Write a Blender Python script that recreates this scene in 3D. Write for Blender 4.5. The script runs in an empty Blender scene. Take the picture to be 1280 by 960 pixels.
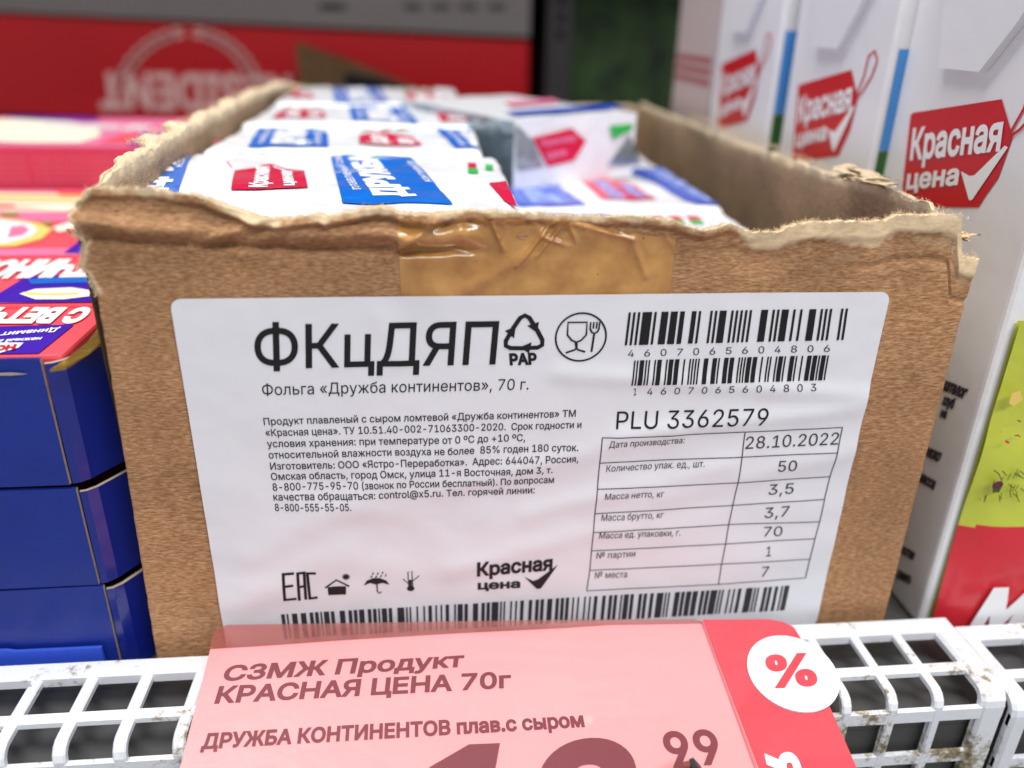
import bpy, bmesh, math, random
from mathutils import Vector, Matrix, noise
from mathutils.geometry import delaunay_2d_cdt
random.seed(7)
S = bpy.context.scene
COL = S.collection

# ------------------------------------------------------------------ camera
CC = Vector((-0.0225695, -0.1579269, 0.0519747))
CR = (Vector((0.9954881, -0.0927923, 0.01982494)),      # image right
      Vector((-0.02036942, -0.4130488, -0.91048107)),   # image down
      Vector((0.0926743, 0.90596925, -0.41307529)))     # forward
FPX = 1003.876
cam_d = bpy.data.cameras.new('camera')
cam_d.sensor_width = 36.0
cam_d.lens = 36.0 * FPX / 1280
cam_d.clip_start = 0.005
cam_d.clip_end = 20
cam_d.dof.use_dof = True
cam_d.dof.focus_distance = 0.178
cam_d.dof.aperture_fstop = 6.4
cam = bpy.data.objects.new('camera', cam_d)
COL.objects.link(cam)
cam.matrix_world = Matrix(((CR[0].x, -CR[1].x, -CR[2].x, CC.x),
                           (CR[0].y, -CR[1].y, -CR[2].y, CC.y),
                           (CR[0].z, -CR[1].z, -CR[2].z, CC.z), (0, 0, 0, 1)))
S.camera = cam

# ------------------------------------------------------------------ light
W = bpy.data.worlds.new('World')
S.world = W
W.use_nodes = True
W.node_tree.nodes['Background'].inputs[0].default_value = (0.93, 0.97, 1.0, 1)
W.node_tree.nodes['Background'].inputs[1].default_value = 0.35

def area(name, loc, target, sx, sy, power, color=(1, 1, 1)):
    d = bpy.data.lights.new(name, 'AREA')
    d.shape = 'RECTANGLE'
    d.size = sx
    d.size_y = sy
    d.energy = power
    d.color = color
    o = bpy.data.objects.new(name, d)
    o.location = loc
    o.rotation_euler = (Vector(target) - Vector(loc)).to_track_quat('-Z', 'Y').to_euler()
    COL.objects.link(o)
    return o

area('ceiling_lamp_over_shelf', (-0.15, -0.10, 1.25), (0, 0.1, 0), 1.3, 0.16, 18, (1, 0.985, 0.96))
area('ceiling_lamp_over_aisle', (0.35, -1.0, 1.05), (0, 0, -0.05), 1.3, 0.16, 12.5, (1, 0.985, 0.97))
S.view_settings.view_transform = 'Standard'
S.view_settings.look = 'None'
S.view_settings.exposure = 0.12
S.view_settings.gamma = 1.0
S.view_settings.use_curve_mapping = False
S.cycles.use_denoising = True
S.cycles.max_bounces = 8

# ------------------------------------------------------------------ helpers
def srgb(r, g, b):
    f = lambda c: (c / 255 / 12.92) if c / 255 <= 0.04045 else ((c / 255 + 0.055) / 1.055) ** 2.4
    return (f(r), f(g), f(b), 1)

def sstep(a, b, x):
    t = min(1, max(0, (x - a) / (b - a)))
    return t * t * (3 - 2 * t)

def lerp_list(pts, x):
    if x <= pts[0][0]:
        return pts[0][1]
    for (x0, y0), (x1, y1) in zip(pts, pts[1:]):
        if x <= x1:
            return y0 + (y1 - y0) * (x - x0) / (x1 - x0)
    return pts[-1][1]

def fbm(x, y, z=0.0, o=3):
    return noise.fractal(Vector((x, y, z)), 1.0, 2.0, o)

def raydir(px, py):
    return CR[0] * ((px - 640) / FPX) + CR[1] * ((py - 480) / FPX) + CR[2]

class Frame:
    """a real surface: origin, two axes, and a relief above the plane"""
    def __init__(s, o, u, v, disp=None):
        s.o = Vector(o); s.u = Vector(u).normalized()
        s.n = s.u.cross(Vector(v)).normalized()
        s.v = s.n.cross(s.u)
        s.disp = disp
    def pt(s, a, b, h=0.0):
        if s.disp:
            h += s.disp(a, b)
        return s.o + s.u * a + s.v * b + s.n * h
    def px(s, x, y):
        d = raydir(x, y)
        t = (s.o - CC).dot(s.n) / d.dot(s.n)
        q = CC + d * t - s.o
        return (q.dot(s.u), q.dot(s.v))
    def pxs(s, pts):
        return [s.px(*p) for p in pts]

def link(o, parent=None, kind=None, **kw):
    COL.objects.link(o)
    if parent is not None:
        o.parent = parent
    if kind:
        o['kind'] = kind
    for k, v in kw.items():
        o[k] = v
    return o

def mesh_obj(name, verts, faces, mats, parent=None, smooth=False, kind=None, midx=None, **kw):
    me = bpy.data.meshes.new(name)
    me.from_pydata([tuple(v) for v in verts], [], faces)
    for m in (mats if isinstance(mats, (list, tuple)) else [mats]):
        me.materials.append(m)
    if midx:
        for p, i in zip(me.polygons, midx):
            p.material_index = i
    if smooth:
        for p in me.polygons:
            p.use_smooth = True
    me.update()
    return link(bpy.data.objects.new(name, me), parent, kind, **kw)

def bm_obj(name, bm, mats, parent=None, smooth=False, kind=None, **kw):
    me = bpy.data.meshes.new(name)
    bm.normal_update()
    bm.to_mesh(me)
    bm.free()
    for m in (mats if isinstance(mats, (list, tuple)) else [mats]):
        me.materials.append(m)
    if smooth:
        for p in me.polygons:
            p.use_smooth = True
    return link(bpy.data.objects.new(name, me), parent, kind, **kw)

def empty(name, loc, label, cat, group=None, rz=0.0):
    o = bpy.data.objects.new(name, None)
    o.empty_display_size = 0.01
    o.location = loc
    o.rotation_euler = (0, 0, rz)
    o['label'] = label
    o['category'] = cat
    if group:
        o['group'] = group
    COL.objects.link(o)
    return o

def grid_mesh(nu, nv, fn):
    vs = [fn(i / nu, j / nv) for j in range(nv + 1) for i in range(nu + 1)]
    fs = [(j * (nu + 1) + i, j * (nu + 1) + i + 1, (j + 1) * (nu + 1) + i + 1, (j + 1) * (nu + 1) + i)
          for j in range(nv) for i in range(nu)]
    return vs, fs

# ------------------------------------------------------------------ materials
def new_mat(name):
    m = bpy.data.materials.new(name)
    m.use_nodes = True
    nt = m.node_tree
    return m, nt, nt.nodes['Principled BSDF']

def plain(name, col, rough=0.5, spec=0.5, coat=0.0, metallic=0.0, bump=None, var=0.0, vscale=200, trans=0.0, alpha=1.0):
    m, nt, p = new_mat(name)
    p.inputs['Base Color'].default_value = col
    p.inputs['Roughness'].default_value = rough
    p.inputs['Specular IOR Level'].default_value = spec
    p.inputs['Coat Weight'].default_value = coat
    p.inputs['Metallic'].default_value = metallic
    p.inputs['Transmission Weight'].default_value = trans
    p.inputs['Alpha'].default_value = alpha
    if var or bump:
        tc = nt.nodes.new('ShaderNodeTexCoord')
    if var:
        n = nt.nodes.new('ShaderNodeTexNoise')
        n.inputs['Scale'].default_value = vscale
        n.inputs['Detail'].default_value = 6
        nt.links.new(tc.outputs['Object'], n.inputs['Vector'])
        mx = nt.nodes.new('ShaderNodeMix')
        mx.data_type = 'RGBA'
        mx.inputs[6].default_value = tuple(c * (1 - var) for c in col[:3]) + (1,)
        mx.inputs[7].default_value = tuple(min(1, c * (1 + var)) for c in col[:3]) + (1,)
        nt.links.new(n.outputs[0], mx.inputs[0])
        nt.links.new(mx.outputs[2], p.inputs['Base Color'])
    if bump:
        sc, st, dist = bump
        b = nt.nodes.new('ShaderNodeTexNoise')
        b.inputs['Scale'].default_value = sc
        b.inputs['Detail'].default_value = 5
        nt.links.new(tc.outputs['Object'], b.inputs['Vector'])
        bp = nt.nodes.new('ShaderNodeBump')
        bp.inputs['Strength'].default_value = st
        bp.inputs['Distance'].default_value = dist
        nt.links.new(b.outputs[0], bp.inputs['Height'])
        nt.links.new(bp.outputs[0], p.inputs['Normal'])
    return m

def kraft(name, base, light, dark, torn=None, along='X'):
    """kraft paper: fibres drawn out along one axis, specks, and a torn pale ply by vertex attribute"""
    m, nt, p = new_mat(name)
    L = nt.links.new
    tc = nt.nodes.new('ShaderNodeTexCoord')
    def nz(scale, sx, detail=6, rough=0.6):
        mp = nt.nodes.new('ShaderNodeMapping')
        mp.inputs['Scale'].default_value = (sx, 1, 1) if along == 'X' else (1, sx, 1)
        n = nt.nodes.new('ShaderNodeTexNoise')
        n.inputs['Scale'].default_value = scale
        n.inputs['Detail'].default_value = detail
        n.inputs['Roughness'].default_value = rough
        L(tc.outputs['Object'], mp.inputs[0])
        L(mp.outputs[0], n.inputs['Vector'])
        return n
    fib = nz(2600, 0.24)
    mid = nz(800, 0.3)
    big = nz(30, 1.0, 3)
    def ramp(src, stops):
        r = nt.nodes.new('ShaderNodeValToRGB')
        e = r.color_ramp.elements
        e[0].position, e[0].color = stops[0]
        e[1].position, e[1].color = stops[-1]
        for q in stops[1:-1]:
            x = e.new(q[0]); x.color = q[1]
        L(src, r.inputs[0])
        return r
    r1 = ramp(fib.outputs[0], [(0.34, dark), (0.5, base), (0.68, light)])
    def mix(a, b, fac, mode='MIX'):
        mx = nt.nodes.new('ShaderNodeMix')
        mx.data_type = 'RGBA'
        mx.blend_type = mode
        if isinstance(fac, float):
            mx.inputs[0].default_value = fac
        else:
            L(fac, mx.inputs[0])
        for s, i in ((a, 6), (b, 7)):
            if isinstance(s, tuple):
                mx.inputs[i].default_value = s
            else:
                L(s, mx.inputs[i])
        return mx.outputs[2]
    r2 = ramp(mid.outputs[0], [(0.33, (0.90, 0.89, 0.88, 1)), (0.67, (1.08, 1.08, 1.08, 1))])
    r3 = ramp(big.outputs[0], [(0.32, (0.80, 0.79, 0.78, 1)), (0.68, (1.16, 1.16, 1.16, 1))])
    c = mix(r1.outputs[0], r2.outputs[0], 0.85, 'MULTIPLY')
    c = mix(c, r3.outputs[0], 1.0, 'MULTIPLY')
    hgt = fib.outputs[0]
    if torn:
        at = nt.nodes.new('ShaderNodeAttribute')
        at.attribute_name = 'torn'
        n4 = nz(900, 0.5)
        r4 = ramp(n4.outputs[0], [(0.3, tuple(x * 0.72 for x in torn[:3]) + (1,)), (0.62, torn)])
        c = mix(c, r4.outputs[0], at.outputs['Fac'])
    L(c, p.inputs['Base Color'])
    p.inputs['Roughness'].default_value = 0.82
    p.inputs['Specular IOR Level'].default_value = 0.25
    ad = nt.nodes.new('ShaderNodeMath')
    ad.operation = 'MULTIPLY_ADD'
    L(mid.outputs[0], ad.inputs[0]); ad.inputs[1].default_value = 1.3
    L(hgt, ad.inputs[2])
    bp = nt.nodes.new('ShaderNodeBump')
    bp.inputs['Strength'].default_value = 0.3
    bp.inputs['Distance'].default_value = 0.0003
    L(ad.outputs[0], bp.inputs['Height'])
    L(bp.outputs[0], p.inputs['Normal'])
    return m

M_KRAFT = kraft('kraft_board', srgb(172, 129, 92), srgb(200, 160, 122), srgb(142, 101, 70), torn=srgb(234, 208, 170))
M_KRAFT_IN = kraft('kraft_board_inside', srgb(160, 132, 104), srgb(184, 156, 126), srgb(134, 106, 82), torn=srgb(224, 204, 172), along='Y')
M_FIBRE = plain('torn_paper_fibre', srgb(232, 212, 180), 0.9, 0.2)
M_DARKK = plain('dark_board_core', srgb(112, 76, 48), 0.9, 0.2, var=0.3, vscale=600)

def tape_mat():
    m, nt, p = new_mat('amber_packing_tape')
    p.inputs['Base Color'].default_value = srgb(186, 132, 66)
    p.inputs['Roughness'].default_value = 0.25
    p.inputs['Coat Weight'].default_value = 1.0
    p.inputs['Coat Roughness'].default_value = 0.035
    tc = nt.nodes.new('ShaderNodeTexCoord')
    n = nt.nodes.new('ShaderNodeTexNoise')
    n.inputs['Scale'].default_value = 160
    n.inputs['Detail'].default_value = 7
    nt.links.new(tc.outputs['Object'], n.inputs['Vector'])
    r = nt.nodes.new('ShaderNodeValToRGB')
    r.color_ramp.elements[0].position = 0.3
    r.color_ramp.elements[0].color = srgb(170, 116, 58)
    r.color_ramp.elements[1].position = 0.7
    r.color_ramp.elements[1].color = srgb(208, 156, 88)
    nt.links.new(n.outputs[0], r.inputs[0])
    v = nt.nodes.new('ShaderNodeTexVoronoi')
    v.inputs['Scale'].default_value = 260
    nt.links.new(tc.outputs['Object'], v.inputs['Vector'])
    lt = nt.nodes.new('ShaderNodeMath'); lt.operation = 'LESS_THAN'; lt.inputs[1].default_value = 0.055
    nt.links.new(v.outputs['Distance'], lt.inputs[0])
    mx = nt.nodes.new('ShaderNodeMix'); mx.data_type = 'RGBA'
    mx.inputs[7].default_value = srgb(118, 70, 28)
    nt.links.new(lt.outputs[0], mx.inputs[0])
    nt.links.new(r.outputs[0], mx.inputs[6])
    nt.links.new(mx.outputs[2], p.inputs['Base Color'])
    bp = nt.nodes.new('ShaderNodeBump')
    bp.inputs['Strength'].default_value = 0.25
    bp.inputs['Distance'].default_value = 0.0006
    nt.links.new(n.outputs[0], bp.inputs['Height'])
    nt.links.new(bp.outputs[0], p.inputs['Normal'])
    return m

M_TAPE = tape_mat()
M_LABEL = plain('label_paper', srgb(228, 229, 236), 0.36, 0.5, bump=(350, 0.12, 0.0004), var=0.02, vscale=60)
M_INK = plain('black_print', srgb(22, 22, 26), 0.45, 0.4)
M_INK2 = plain('grey_black_print', srgb(52, 50, 56), 0.5, 0.4)
M_WHITEP = plain('white_foil_print', srgb(238, 240, 245), 0.3, 0.5, coat=0.3, bump=(160, 0.3, 0.0016))
M_BLUEP = plain('blue_foil_print', srgb(8, 108, 212), 0.3, 0.5, coat=0.3, bump=(160, 0.3, 0.0016))
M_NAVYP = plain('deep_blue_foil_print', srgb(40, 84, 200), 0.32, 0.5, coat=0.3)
M_REDP = plain('crimson_foil_print', srgb(216, 24, 72), 0.3, 0.5, coat=0.3)
M_GREENP = plain('green_foil_print', srgb(52, 180, 84), 0.35, 0.5)
M_FOIL = plain('silver_foil', srgb(176, 190, 198), 0.28, 0.5, metallic=0.75, bump=(90, 0.7, 0.004), var=0.3, vscale=120)
M_RED = plain('red_logo_print', srgb(206, 14, 30), 0.4, 0.5)
M_CARTON = plain('white_carton_board', srgb(236, 236, 240), 0.42, 0.45, bump=(16, 0.3, 0.005), var=0.05, vscale=14)
M_CARTON_EDGE = plain('carton_cut_edge', srgb(226, 206, 170), 0.8, 0.2)
M_SKY = plain('sky_blue_print', srgb(74, 150, 222), 0.4, 0.5, var=0.15, vscale=60)
M_SKYPALE = plain('pale_sky_print', srgb(168, 206, 236), 0.4, 0.5)
M_GRASS = plain('grass_green_print', srgb(48, 104, 38), 0.45, 0.5, var=0.4, vscale=400)
M_BLUEBOX = plain('dark_blue_board', srgb(20, 44, 136), 0.38, 0.5, bump=(22, 0.35, 0.006), var=0.22, vscale=35)
M_BLUESHINY = plain('shiny_blue_board', srgb(12, 32, 128), 0.25, 0.55, coat=0.4, var=0.08, vscale=200)
M_BLUELIP = plain('bright_blue_board', srgb(52, 86, 206), 0.5, 0.4, var=0.1, vscale=600)
M_GOLD = plain('gold_foil_lining', srgb(168, 138, 62), 0.3, 0.5, metallic=0.7, bump=(200, 0.6, 0.002), var=0.3, vscale=300)
M_BOARDEDGE = plain('grey_board_edge', srgb(176, 160, 142), 0.85, 0.2, var=0.2, vscale=900)
M_CORAL = plain('coral_print', srgb(240, 84, 96), 0.4, 0.45, var=0.06, vscale=100)
M_PINK = plain('pink_print', srgb(232, 120, 160), 0.4, 0.45, var=0.12, vscale=180)
M_PURPLE = plain('violet_blue_print', srgb(64, 28, 168), 0.35, 0.5)
M_CREAM = plain('cheese_cream_print', srgb(250, 240, 216), 0.45, 0.4, var=0.05, vscale=70)
M_YELLOW = plain('pale_yellow_print', srgb(238, 206, 112), 0.45, 0.4)
M_CRIMSON = plain('crimson_card', srgb(196, 52, 84), 0.5, 0.35, var=0.15, vscale=260)
M_OLIVE = plain('olive_print', srgb(150, 140, 70), 0.5, 0.4)
M_WHITE = plain('white_print', srgb(244, 244, 248), 0.4, 0.4)
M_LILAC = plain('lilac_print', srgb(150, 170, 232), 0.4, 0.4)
M_RBOX = plain('glossy_red_board', srgb(202, 18, 30), 0.35, 0.45, var=0.08, vscale=14)
M_RBOXPRINT = plain('faded_rose_print', srgb(244, 196, 192), 0.6, 0.2)
M_GREYRAIL = plain('grey_enamel', srgb(128, 122, 120), 0.5, 0.4, var=0.1, vscale=25)
M_GREYSLOT = plain('dark_slot', srgb(70, 66, 66), 0.6, 0.3)
M_SHELF = plain('dark_grey_shelf_steel', srgb(72, 72, 72), 0.6, 0.35, var=0.15, vscale=60)
M_BACK = plain('dark_backing', srgb(34, 34, 36), 0.8, 0.2)
M_PAPER = plain('pink_price_paper', srgb(230, 150, 152), 0.34, 0.5, coat=0.6, var=0.03, vscale=40, bump=(26, 0.3, 0.003))
M_TAGRED = plain('rose_red_print', srgb(204, 66, 78), 0.34, 0.5, coat=0.6, var=0.05, vscale=40, bump=(26, 0.3, 0.003))
M_TAGINK = plain('maroon_print', srgb(116, 50, 58), 0.5, 0.4)
M_BADGE = plain('white_badge', srgb(244, 240, 246), 0.35, 0.4, coat=0.3)
M_CLIP = plain('dark_green_black_plastic', srgb(30, 44, 44), 0.4, 0.5)
M_CLIPR = plain('maroon_plastic', srgb(128, 62, 58), 0.35, 0.5)
M_LIME = plain('lime_film', srgb(196, 204, 72), 0.36, 0.5, coat=0.2, bump=(40, 0.3, 0.003), var=0.06, vscale=40)
M_BAGRED = plain('red_film', srgb(214, 42, 56), 0.34, 0.5, coat=0.25, bump=(40, 0.3, 0.003), var=0.06, vscale=40)
M_PLUM = plain('plum_print', srgb(96, 20, 70), 0.4, 0.5)
M_TWIG = plain('brown_twig_print', srgb(110, 60, 30), 0.5, 0.4)
M_LEAF = plain('dark_olive_print', srgb(84, 96, 30), 0.5, 0.4)

def fence_mat():
    """white powder coat, chipped and dirty in spots"""
    m, nt, p = new_mat('worn_white_coating')
    tc = nt.nodes.new('ShaderNodeTexCoord')
    L = nt.links.new
    ge = nt.nodes.new('ShaderNodeNewGeometry')
    n = nt.nodes.new('ShaderNodeTexNoise')
    n.inputs['Scale'].default_value = 420
    n.inputs['Detail'].default_value = 8
    n.inputs['Roughness'].default_value = 0.7
    L(ge.outputs['Position'], n.inputs['Vector'])
    b = nt.nodes.new('ShaderNodeTexNoise')
    b.inputs['Scale'].default_value = 55
    b.inputs['Detail'].default_value = 4
    L(ge.outputs['Position'], b.inputs['Vector'])
    mu = nt.nodes.new('ShaderNodeMath'); mu.operation = 'MULTIPLY'
    L(n.outputs[0], mu.inputs[0]); L(b.outputs[0], mu.inputs[1])
    # more wear low on the front of the grid (world z)
    sx = nt.nodes.new('ShaderNodeSeparateXYZ')
    L(ge.outputs['Position'], sx.inputs[0])
    mr = nt.nodes.new('ShaderNodeMapRange')
    mr.inputs[1].default_value = -0.0885; mr.inputs[2].default_value = -0.1
    mr.inputs[3].default_value = 0.0; mr.inputs[4].default_value = 0.05
    L(sx.outputs[2], mr.inputs[0])
    ad = nt.nodes.new('ShaderNodeMath'); ad.operation = 'ADD'
    L(mu.outputs[0], ad.inputs[0]); L(mr.outputs[0], ad.inputs[1])
    r = nt.nodes.new('ShaderNodeValToRGB')
    e = r.color_ramp.elements
    e[0].position = 0.30; e[0].color = srgb(226, 229, 236)
    e[1].position = 0.46; e[1].color = srgb(110, 98, 78)
    x = e.new(0.335); x.color = srgb(204, 204, 204)
    x = e.new(0.38); x.color = srgb(158, 148, 124)
    L(ad.outputs[0], r.inputs[0])
    L(r.outputs[0], p.inputs['Base Color'])
    p.inputs['Roughness'].default_value = 0.4
    bp = nt.nodes.new('ShaderNodeBump')
    bp.inputs['Strength'].default_value = 0.6
    bp.inputs['Distance'].default_value = 0.0005
    bp.invert = True
    L(ad.outputs[0], bp.inputs['Height'])
    L(bp.outputs[0], p.inputs['Normal'])
    return m
M_FENCE = fence_mat()

# ------------------------------------------------------------------ lettering and flat print
_tc = {}
# Blender's own interface typeface; its built-in font steps in when it is not there
UI_FONT = None
try:
    import os
    UI_FONT = bpy.data.fonts.load(os.path.join(bpy.utils.system_resource('DATAFILES'), 'fonts', 'Inter.woff2'))
except Exception:
    UI_FONT = None
def text2d(body, bold=0.0, shear=0.0, spacing=1.0):
    key = (body, bold, shear, spacing)
    if key in _tc:
        return _tc[key]
    c = bpy.data.curves.new('glyphs', 'FONT')
    c.body = body
    if UI_FONT:
        c.font = UI_FONT
    c.resolution_u = 3
    c.fill_mode = 'NONE'
    c.space_character = spacing
    o = bpy.data.objects.new('glyphs', c)
    COL.objects.link(o)
    bpy.context.view_layer.update()
    dg = bpy.context.evaluated_depsgraph_get()
    ev = o.evaluated_get(dg)
    me = ev.to_mesh()
    co = [Vector((v.co.x, v.co.y)) for v in me.vertices]
    nxt = {}
    for e in me.edges:
        nxt.setdefault(e.vertices[0], []).append(e.vertices[1])
        nxt.setdefault(e.vertices[1], []).append(e.vertices[0])
    ev.to_mesh_clear()
    seen, loops = set(), []
    for i in range(len(co)):
        if i in seen or i not in nxt:
            continue
        lp = [i]
        seen.add(i)
        k = i + 1 if (i + 1) in nxt[i] else nxt[i][0]
        while k not in seen:
            seen.add(k)
            lp.append(k)
            o_ = [q for q in nxt[k] if q not in seen]
            if not o_:
                break
            k = o_[0]
        if len(lp) > 2:
            loops.append(lp)
    info = []
    for lp in loops:
        A = sum(co[lp[j - 1]].cross(co[lp[j]]) for j in range(len(lp)))
        xs = [co[i].x for i in lp]; ys = [co[i].y for i in lp]
        info.append([A, min(xs), max(xs), min(ys), max(ys)])
    pts = []
    for (A, xa, xb, ya, yb), lp in zip(info, loops):
        rule = A
        for B in info:
            if B[0] * A < 0 and B[1] < xa and B[2] > xb and B[3] < ya and B[4] > yb:
                rule = B[0]
        sg = 1 if rule < 0 else -1
        q = []
        n = len(lp)
        for j in range(n):
            p = co[lp[j]]
            if bold:
                d0 = (p - co[lp[j - 1]]); d1 = (co[lp[(j + 1) % n]] - p)
                if d0.length > 1e-9 and d1.length > 1e-9:
                    d0.normalize(); d1.normalize()
                    nn = Vector((-d0.y - d1.y, d0.x + d1.x))
                    k = nn.length
                    if k > 0.3:
                        p = p + nn / k * (sg * bold * min(1.6, 2 / k))
            q.append(p.copy())
        pts.append(q)
    allp, edges = [], []
    for q in pts:
        k = len(allp)
        allp += q
        edges += [(k + j, k + (j + 1) % len(q)) for j in range(len(q))]
    V, _, F, _, _, _ = delaunay_2d_cdt(allp, edges, [], 0, 1e-5)
    bbs = [(min(p.x for p in q), max(p.x for p in q), min(p.y for p in q), max(p.y for p in q)) for q in pts]
    fs = []
    for f in F:
        c_ = sum((V[i] for i in f), Vector((0, 0))) / len(f)
        w_ = 0
        for q, bb in zip(pts, bbs):
            if bb[0] < c_.x < bb[1] and bb[2] < c_.y < bb[3]:
                for j in range(len(q)):
                    p0, p1 = q[j - 1], q[j]
                    if (p0.y <= c_.y) != (p1.y <= c_.y):
                        cr = (p1 - p0).cross(c_ - p0)
                        if p1.y > p0.y and cr > 0:
                            w_ += 1
                        elif p1.y < p0.y and cr < 0:
                            w_ -= 1
        if w_:
            fs.append(tuple(f))
    used = sorted({i for f in fs for i in f})
    re = {q: k for k, q in enumerate(used)}
    vs = [(V[i].x, V[i].y) for i in used]
    fs = [tuple(re[i] for i in f) for f in fs]
    if shear:
        vs = [(x + shear * y, y) for x, y in vs]
    bpy.data.objects.remove(o)
    bpy.data.curves.remove(c)
    x0 = min(v[0] for v in vs)
    vs = [(v[0] - x0, v[1]) for v in vs]
    _tc[key] = (vs, fs)
    return _tc[key]
CAPH = max(v[1] for v in text2d('Н')[0])

class Art:
    """2-D print collected in the coordinates of a Frame; built as one thin sheet"""
    def __init__(s, frame):
        s.f = frame; s.v = []; s.fc = []
    def add(s, vs, fs):
        k = len(s.v)
        s.v += vs
        s.fc += [tuple(i + k for i in f) for f in fs]
        return s
    def poly(s, pts):
        return s.add(list(pts), [tuple(range(len(pts)))])
    def polypx(s, pts):
        return s.poly(s.f.pxs(pts))
    def text(s, body, A, B, T, bold=0.0, shear=0.0, px=True, spacing=1.0):
        """A start of baseline, B end of baseline, T cap height above A (pixels or frame coords)"""
        vs, fs = text2d(body, bold, shear, spacing)
        w = max(v[0] for v in vs)
        if px:
            A, B, T = s.f.px(*A), s.f.px(*B), s.f.px(*T)
        ux, uy = (B[0] - A[0]) / w, (B[1] - A[1]) / w
        tx, ty = (T[0] - A[0]) / CAPH, (T[1] - A[1]) / CAPH
        return s.add([(A[0] + ux * x + tx * y, A[1] + uy * x + ty * y) for x, y in vs], fs)
    def stroke(s, pts, w, closed=False, px=False):
        if px:
            pts = s.f.pxs(pts)
        n = len(pts)
        rng = range(n if closed else n - 1)
        L, R = [], []
        for i in range(n):
            a = pts[i - 1] if (i > 0 or closed) else pts[i]
            b = pts[(i + 1) % n] if (i < n - 1 or closed) else pts[i]
            dx, dy = b[0] - a[0], b[1] - a[1]
            d = math.hypot(dx, dy) or 1
            nx, ny = -dy / d * w / 2, dx / d * w / 2
            L.append((pts[i][0] + nx, pts[i][1] + ny)); R.append((pts[i][0] - nx, pts[i][1] - ny))
        return s.add(L + R, [(i, (i + 1) % n, n + (i + 1) % n, n + i) for i in rng])
    def build(s, name, mat, parent, lift=0.00012, step=None, **kw):
        clip = getattr(s.f, 'clip', None)
        bm = bmesh.new()
        bv = [bm.verts.new((x, y, 0)) for x, y in s.v]
        for f in s.fc:
            if len(set(f)) > 2:
                try:
                    bm.faces.new([bv[i] for i in f])
                except ValueError:
                    pass
        if clip:
            for co, no in (((clip[0], 0, 0), (-1, 0, 0)), ((clip[1], 0, 0), (1, 0, 0)), ((0, clip[2], 0), (0, -1, 0)), ((0, clip[3], 0), (0, 1, 0))):
                bmesh.ops.bisect_plane(bm, geom=bm.verts[:] + bm.edges[:] + bm.faces[:], plane_co=co, plane_no=no, clear_outer=True)
        if step and bm.verts:
            xs = [v[0] for v in s.v]; ys = [v[1] for v in s.v]
            for ax, lo, hi in ((0, min(xs), max(xs)), (1, min(ys), max(ys))):
                k = math.floor(lo / step) + 1
                while k * step < hi:
                    co = [0, 0, 0]; no = [0, 0, 0]
                    co[ax] = k * step; no[ax] = 1
                    bmesh.ops.bisect_plane(bm, geom=bm.verts[:] + bm.edges[:] + bm.faces[:], plane_co=co, plane_no=no)
                    k += 1
        bmesh.ops.triangulate(bm, faces=[f for f in bm.faces if len(f.verts) > 4])
        for f in bm.faces:
            f.normal_update()
        bad = [f for f in bm.faces if f.normal.z < 0]
        if bad:
            bmesh.ops.reverse_faces(bm, faces=bad)
        inv = parent.matrix_world_inv if hasattr(parent, 'matrix_world_inv') else None
        off = Vector(parent_world(parent))
        for v in bm.verts:
            v.co = s.f.pt(v.co.x, v.co.y, lift) - off
        return bm_obj(name, bm, mat, parent, **kw)

def parent_world(p):
    w = Vector((0, 0, 0))
    while p is not None:
        w += Vector(p.location)
        p = p.parent
    return w

def arc(cx, cy, rx, ry, a0, a1, n):
    return [(cx + rx * math.cos(math.radians(a0 + (a1 - a0) * i / n)),
             cy + ry * math.sin(math.radians(a0 + (a1 - a0) * i / n))) for i in range(n + 1)]

def box_vf(x0, x1, y0, y1, z0, z1):
    v = [(x, y, z) for z in (z0, z1) for y in (y0, y1) for x in (x0, x1)]
    f = [(0, 2, 3, 1), (4, 5, 7, 6), (0, 1, 5, 4), (2, 6, 7, 3), (0, 4, 6, 2), (1, 3, 7, 5)]
    return v, f

def box_bm(x0, x1, y0, y1, z0, z1, bev=0.0, seg=2):
    bm = bmesh.new()
    v, f = box_vf(x0, x1, y0, y1, z0, z1)
    bv = [bm.verts.new(p) for p in v]
    for q in f:
        bm.faces.new([bv[i] for i in q])
    if bev:
        bmesh.ops.bevel(bm, geom=bm.edges[:], offset=bev, segments=seg, profile=0.6, affect='EDGES')
    bmesh.ops.recalc_face_normals(bm, faces=bm.faces[:])
    return bm

FLOOR = -0.0962
# ------------------------------------------------------------------ the setting
def struct_box(name, a, mat):
    o = bm_obj(name, box_bm(*a), mat)
    o['kind'] = 'structure'
    return o
struct_box('shelf_floor', (-0.6, 0.6, -0.0265, 0.62, FLOOR - 0.004, FLOOR), M_SHELF)
struct_box('shelf_front', (-0.6, 0.6, -0.0265, -0.020, -0.3, FLOOR - 0.0042), M_SHELF)
struct_box('unseen_shade_board', (-0.6, 0.6, 0.33, 0.64, 0.20, 0.22), M_SHELF)  # unseen board added over the back to shade the red carton from the lamp
struct_box('back_wall', (-0.9, 0.9, 0.64, 0.66, -0.3, 0.5), M_BACK)
struct_box('lower_shelf', (-0.6, 0.6, -0.12, -0.0095, -0.175, -0.17), M_SHELF)

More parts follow.
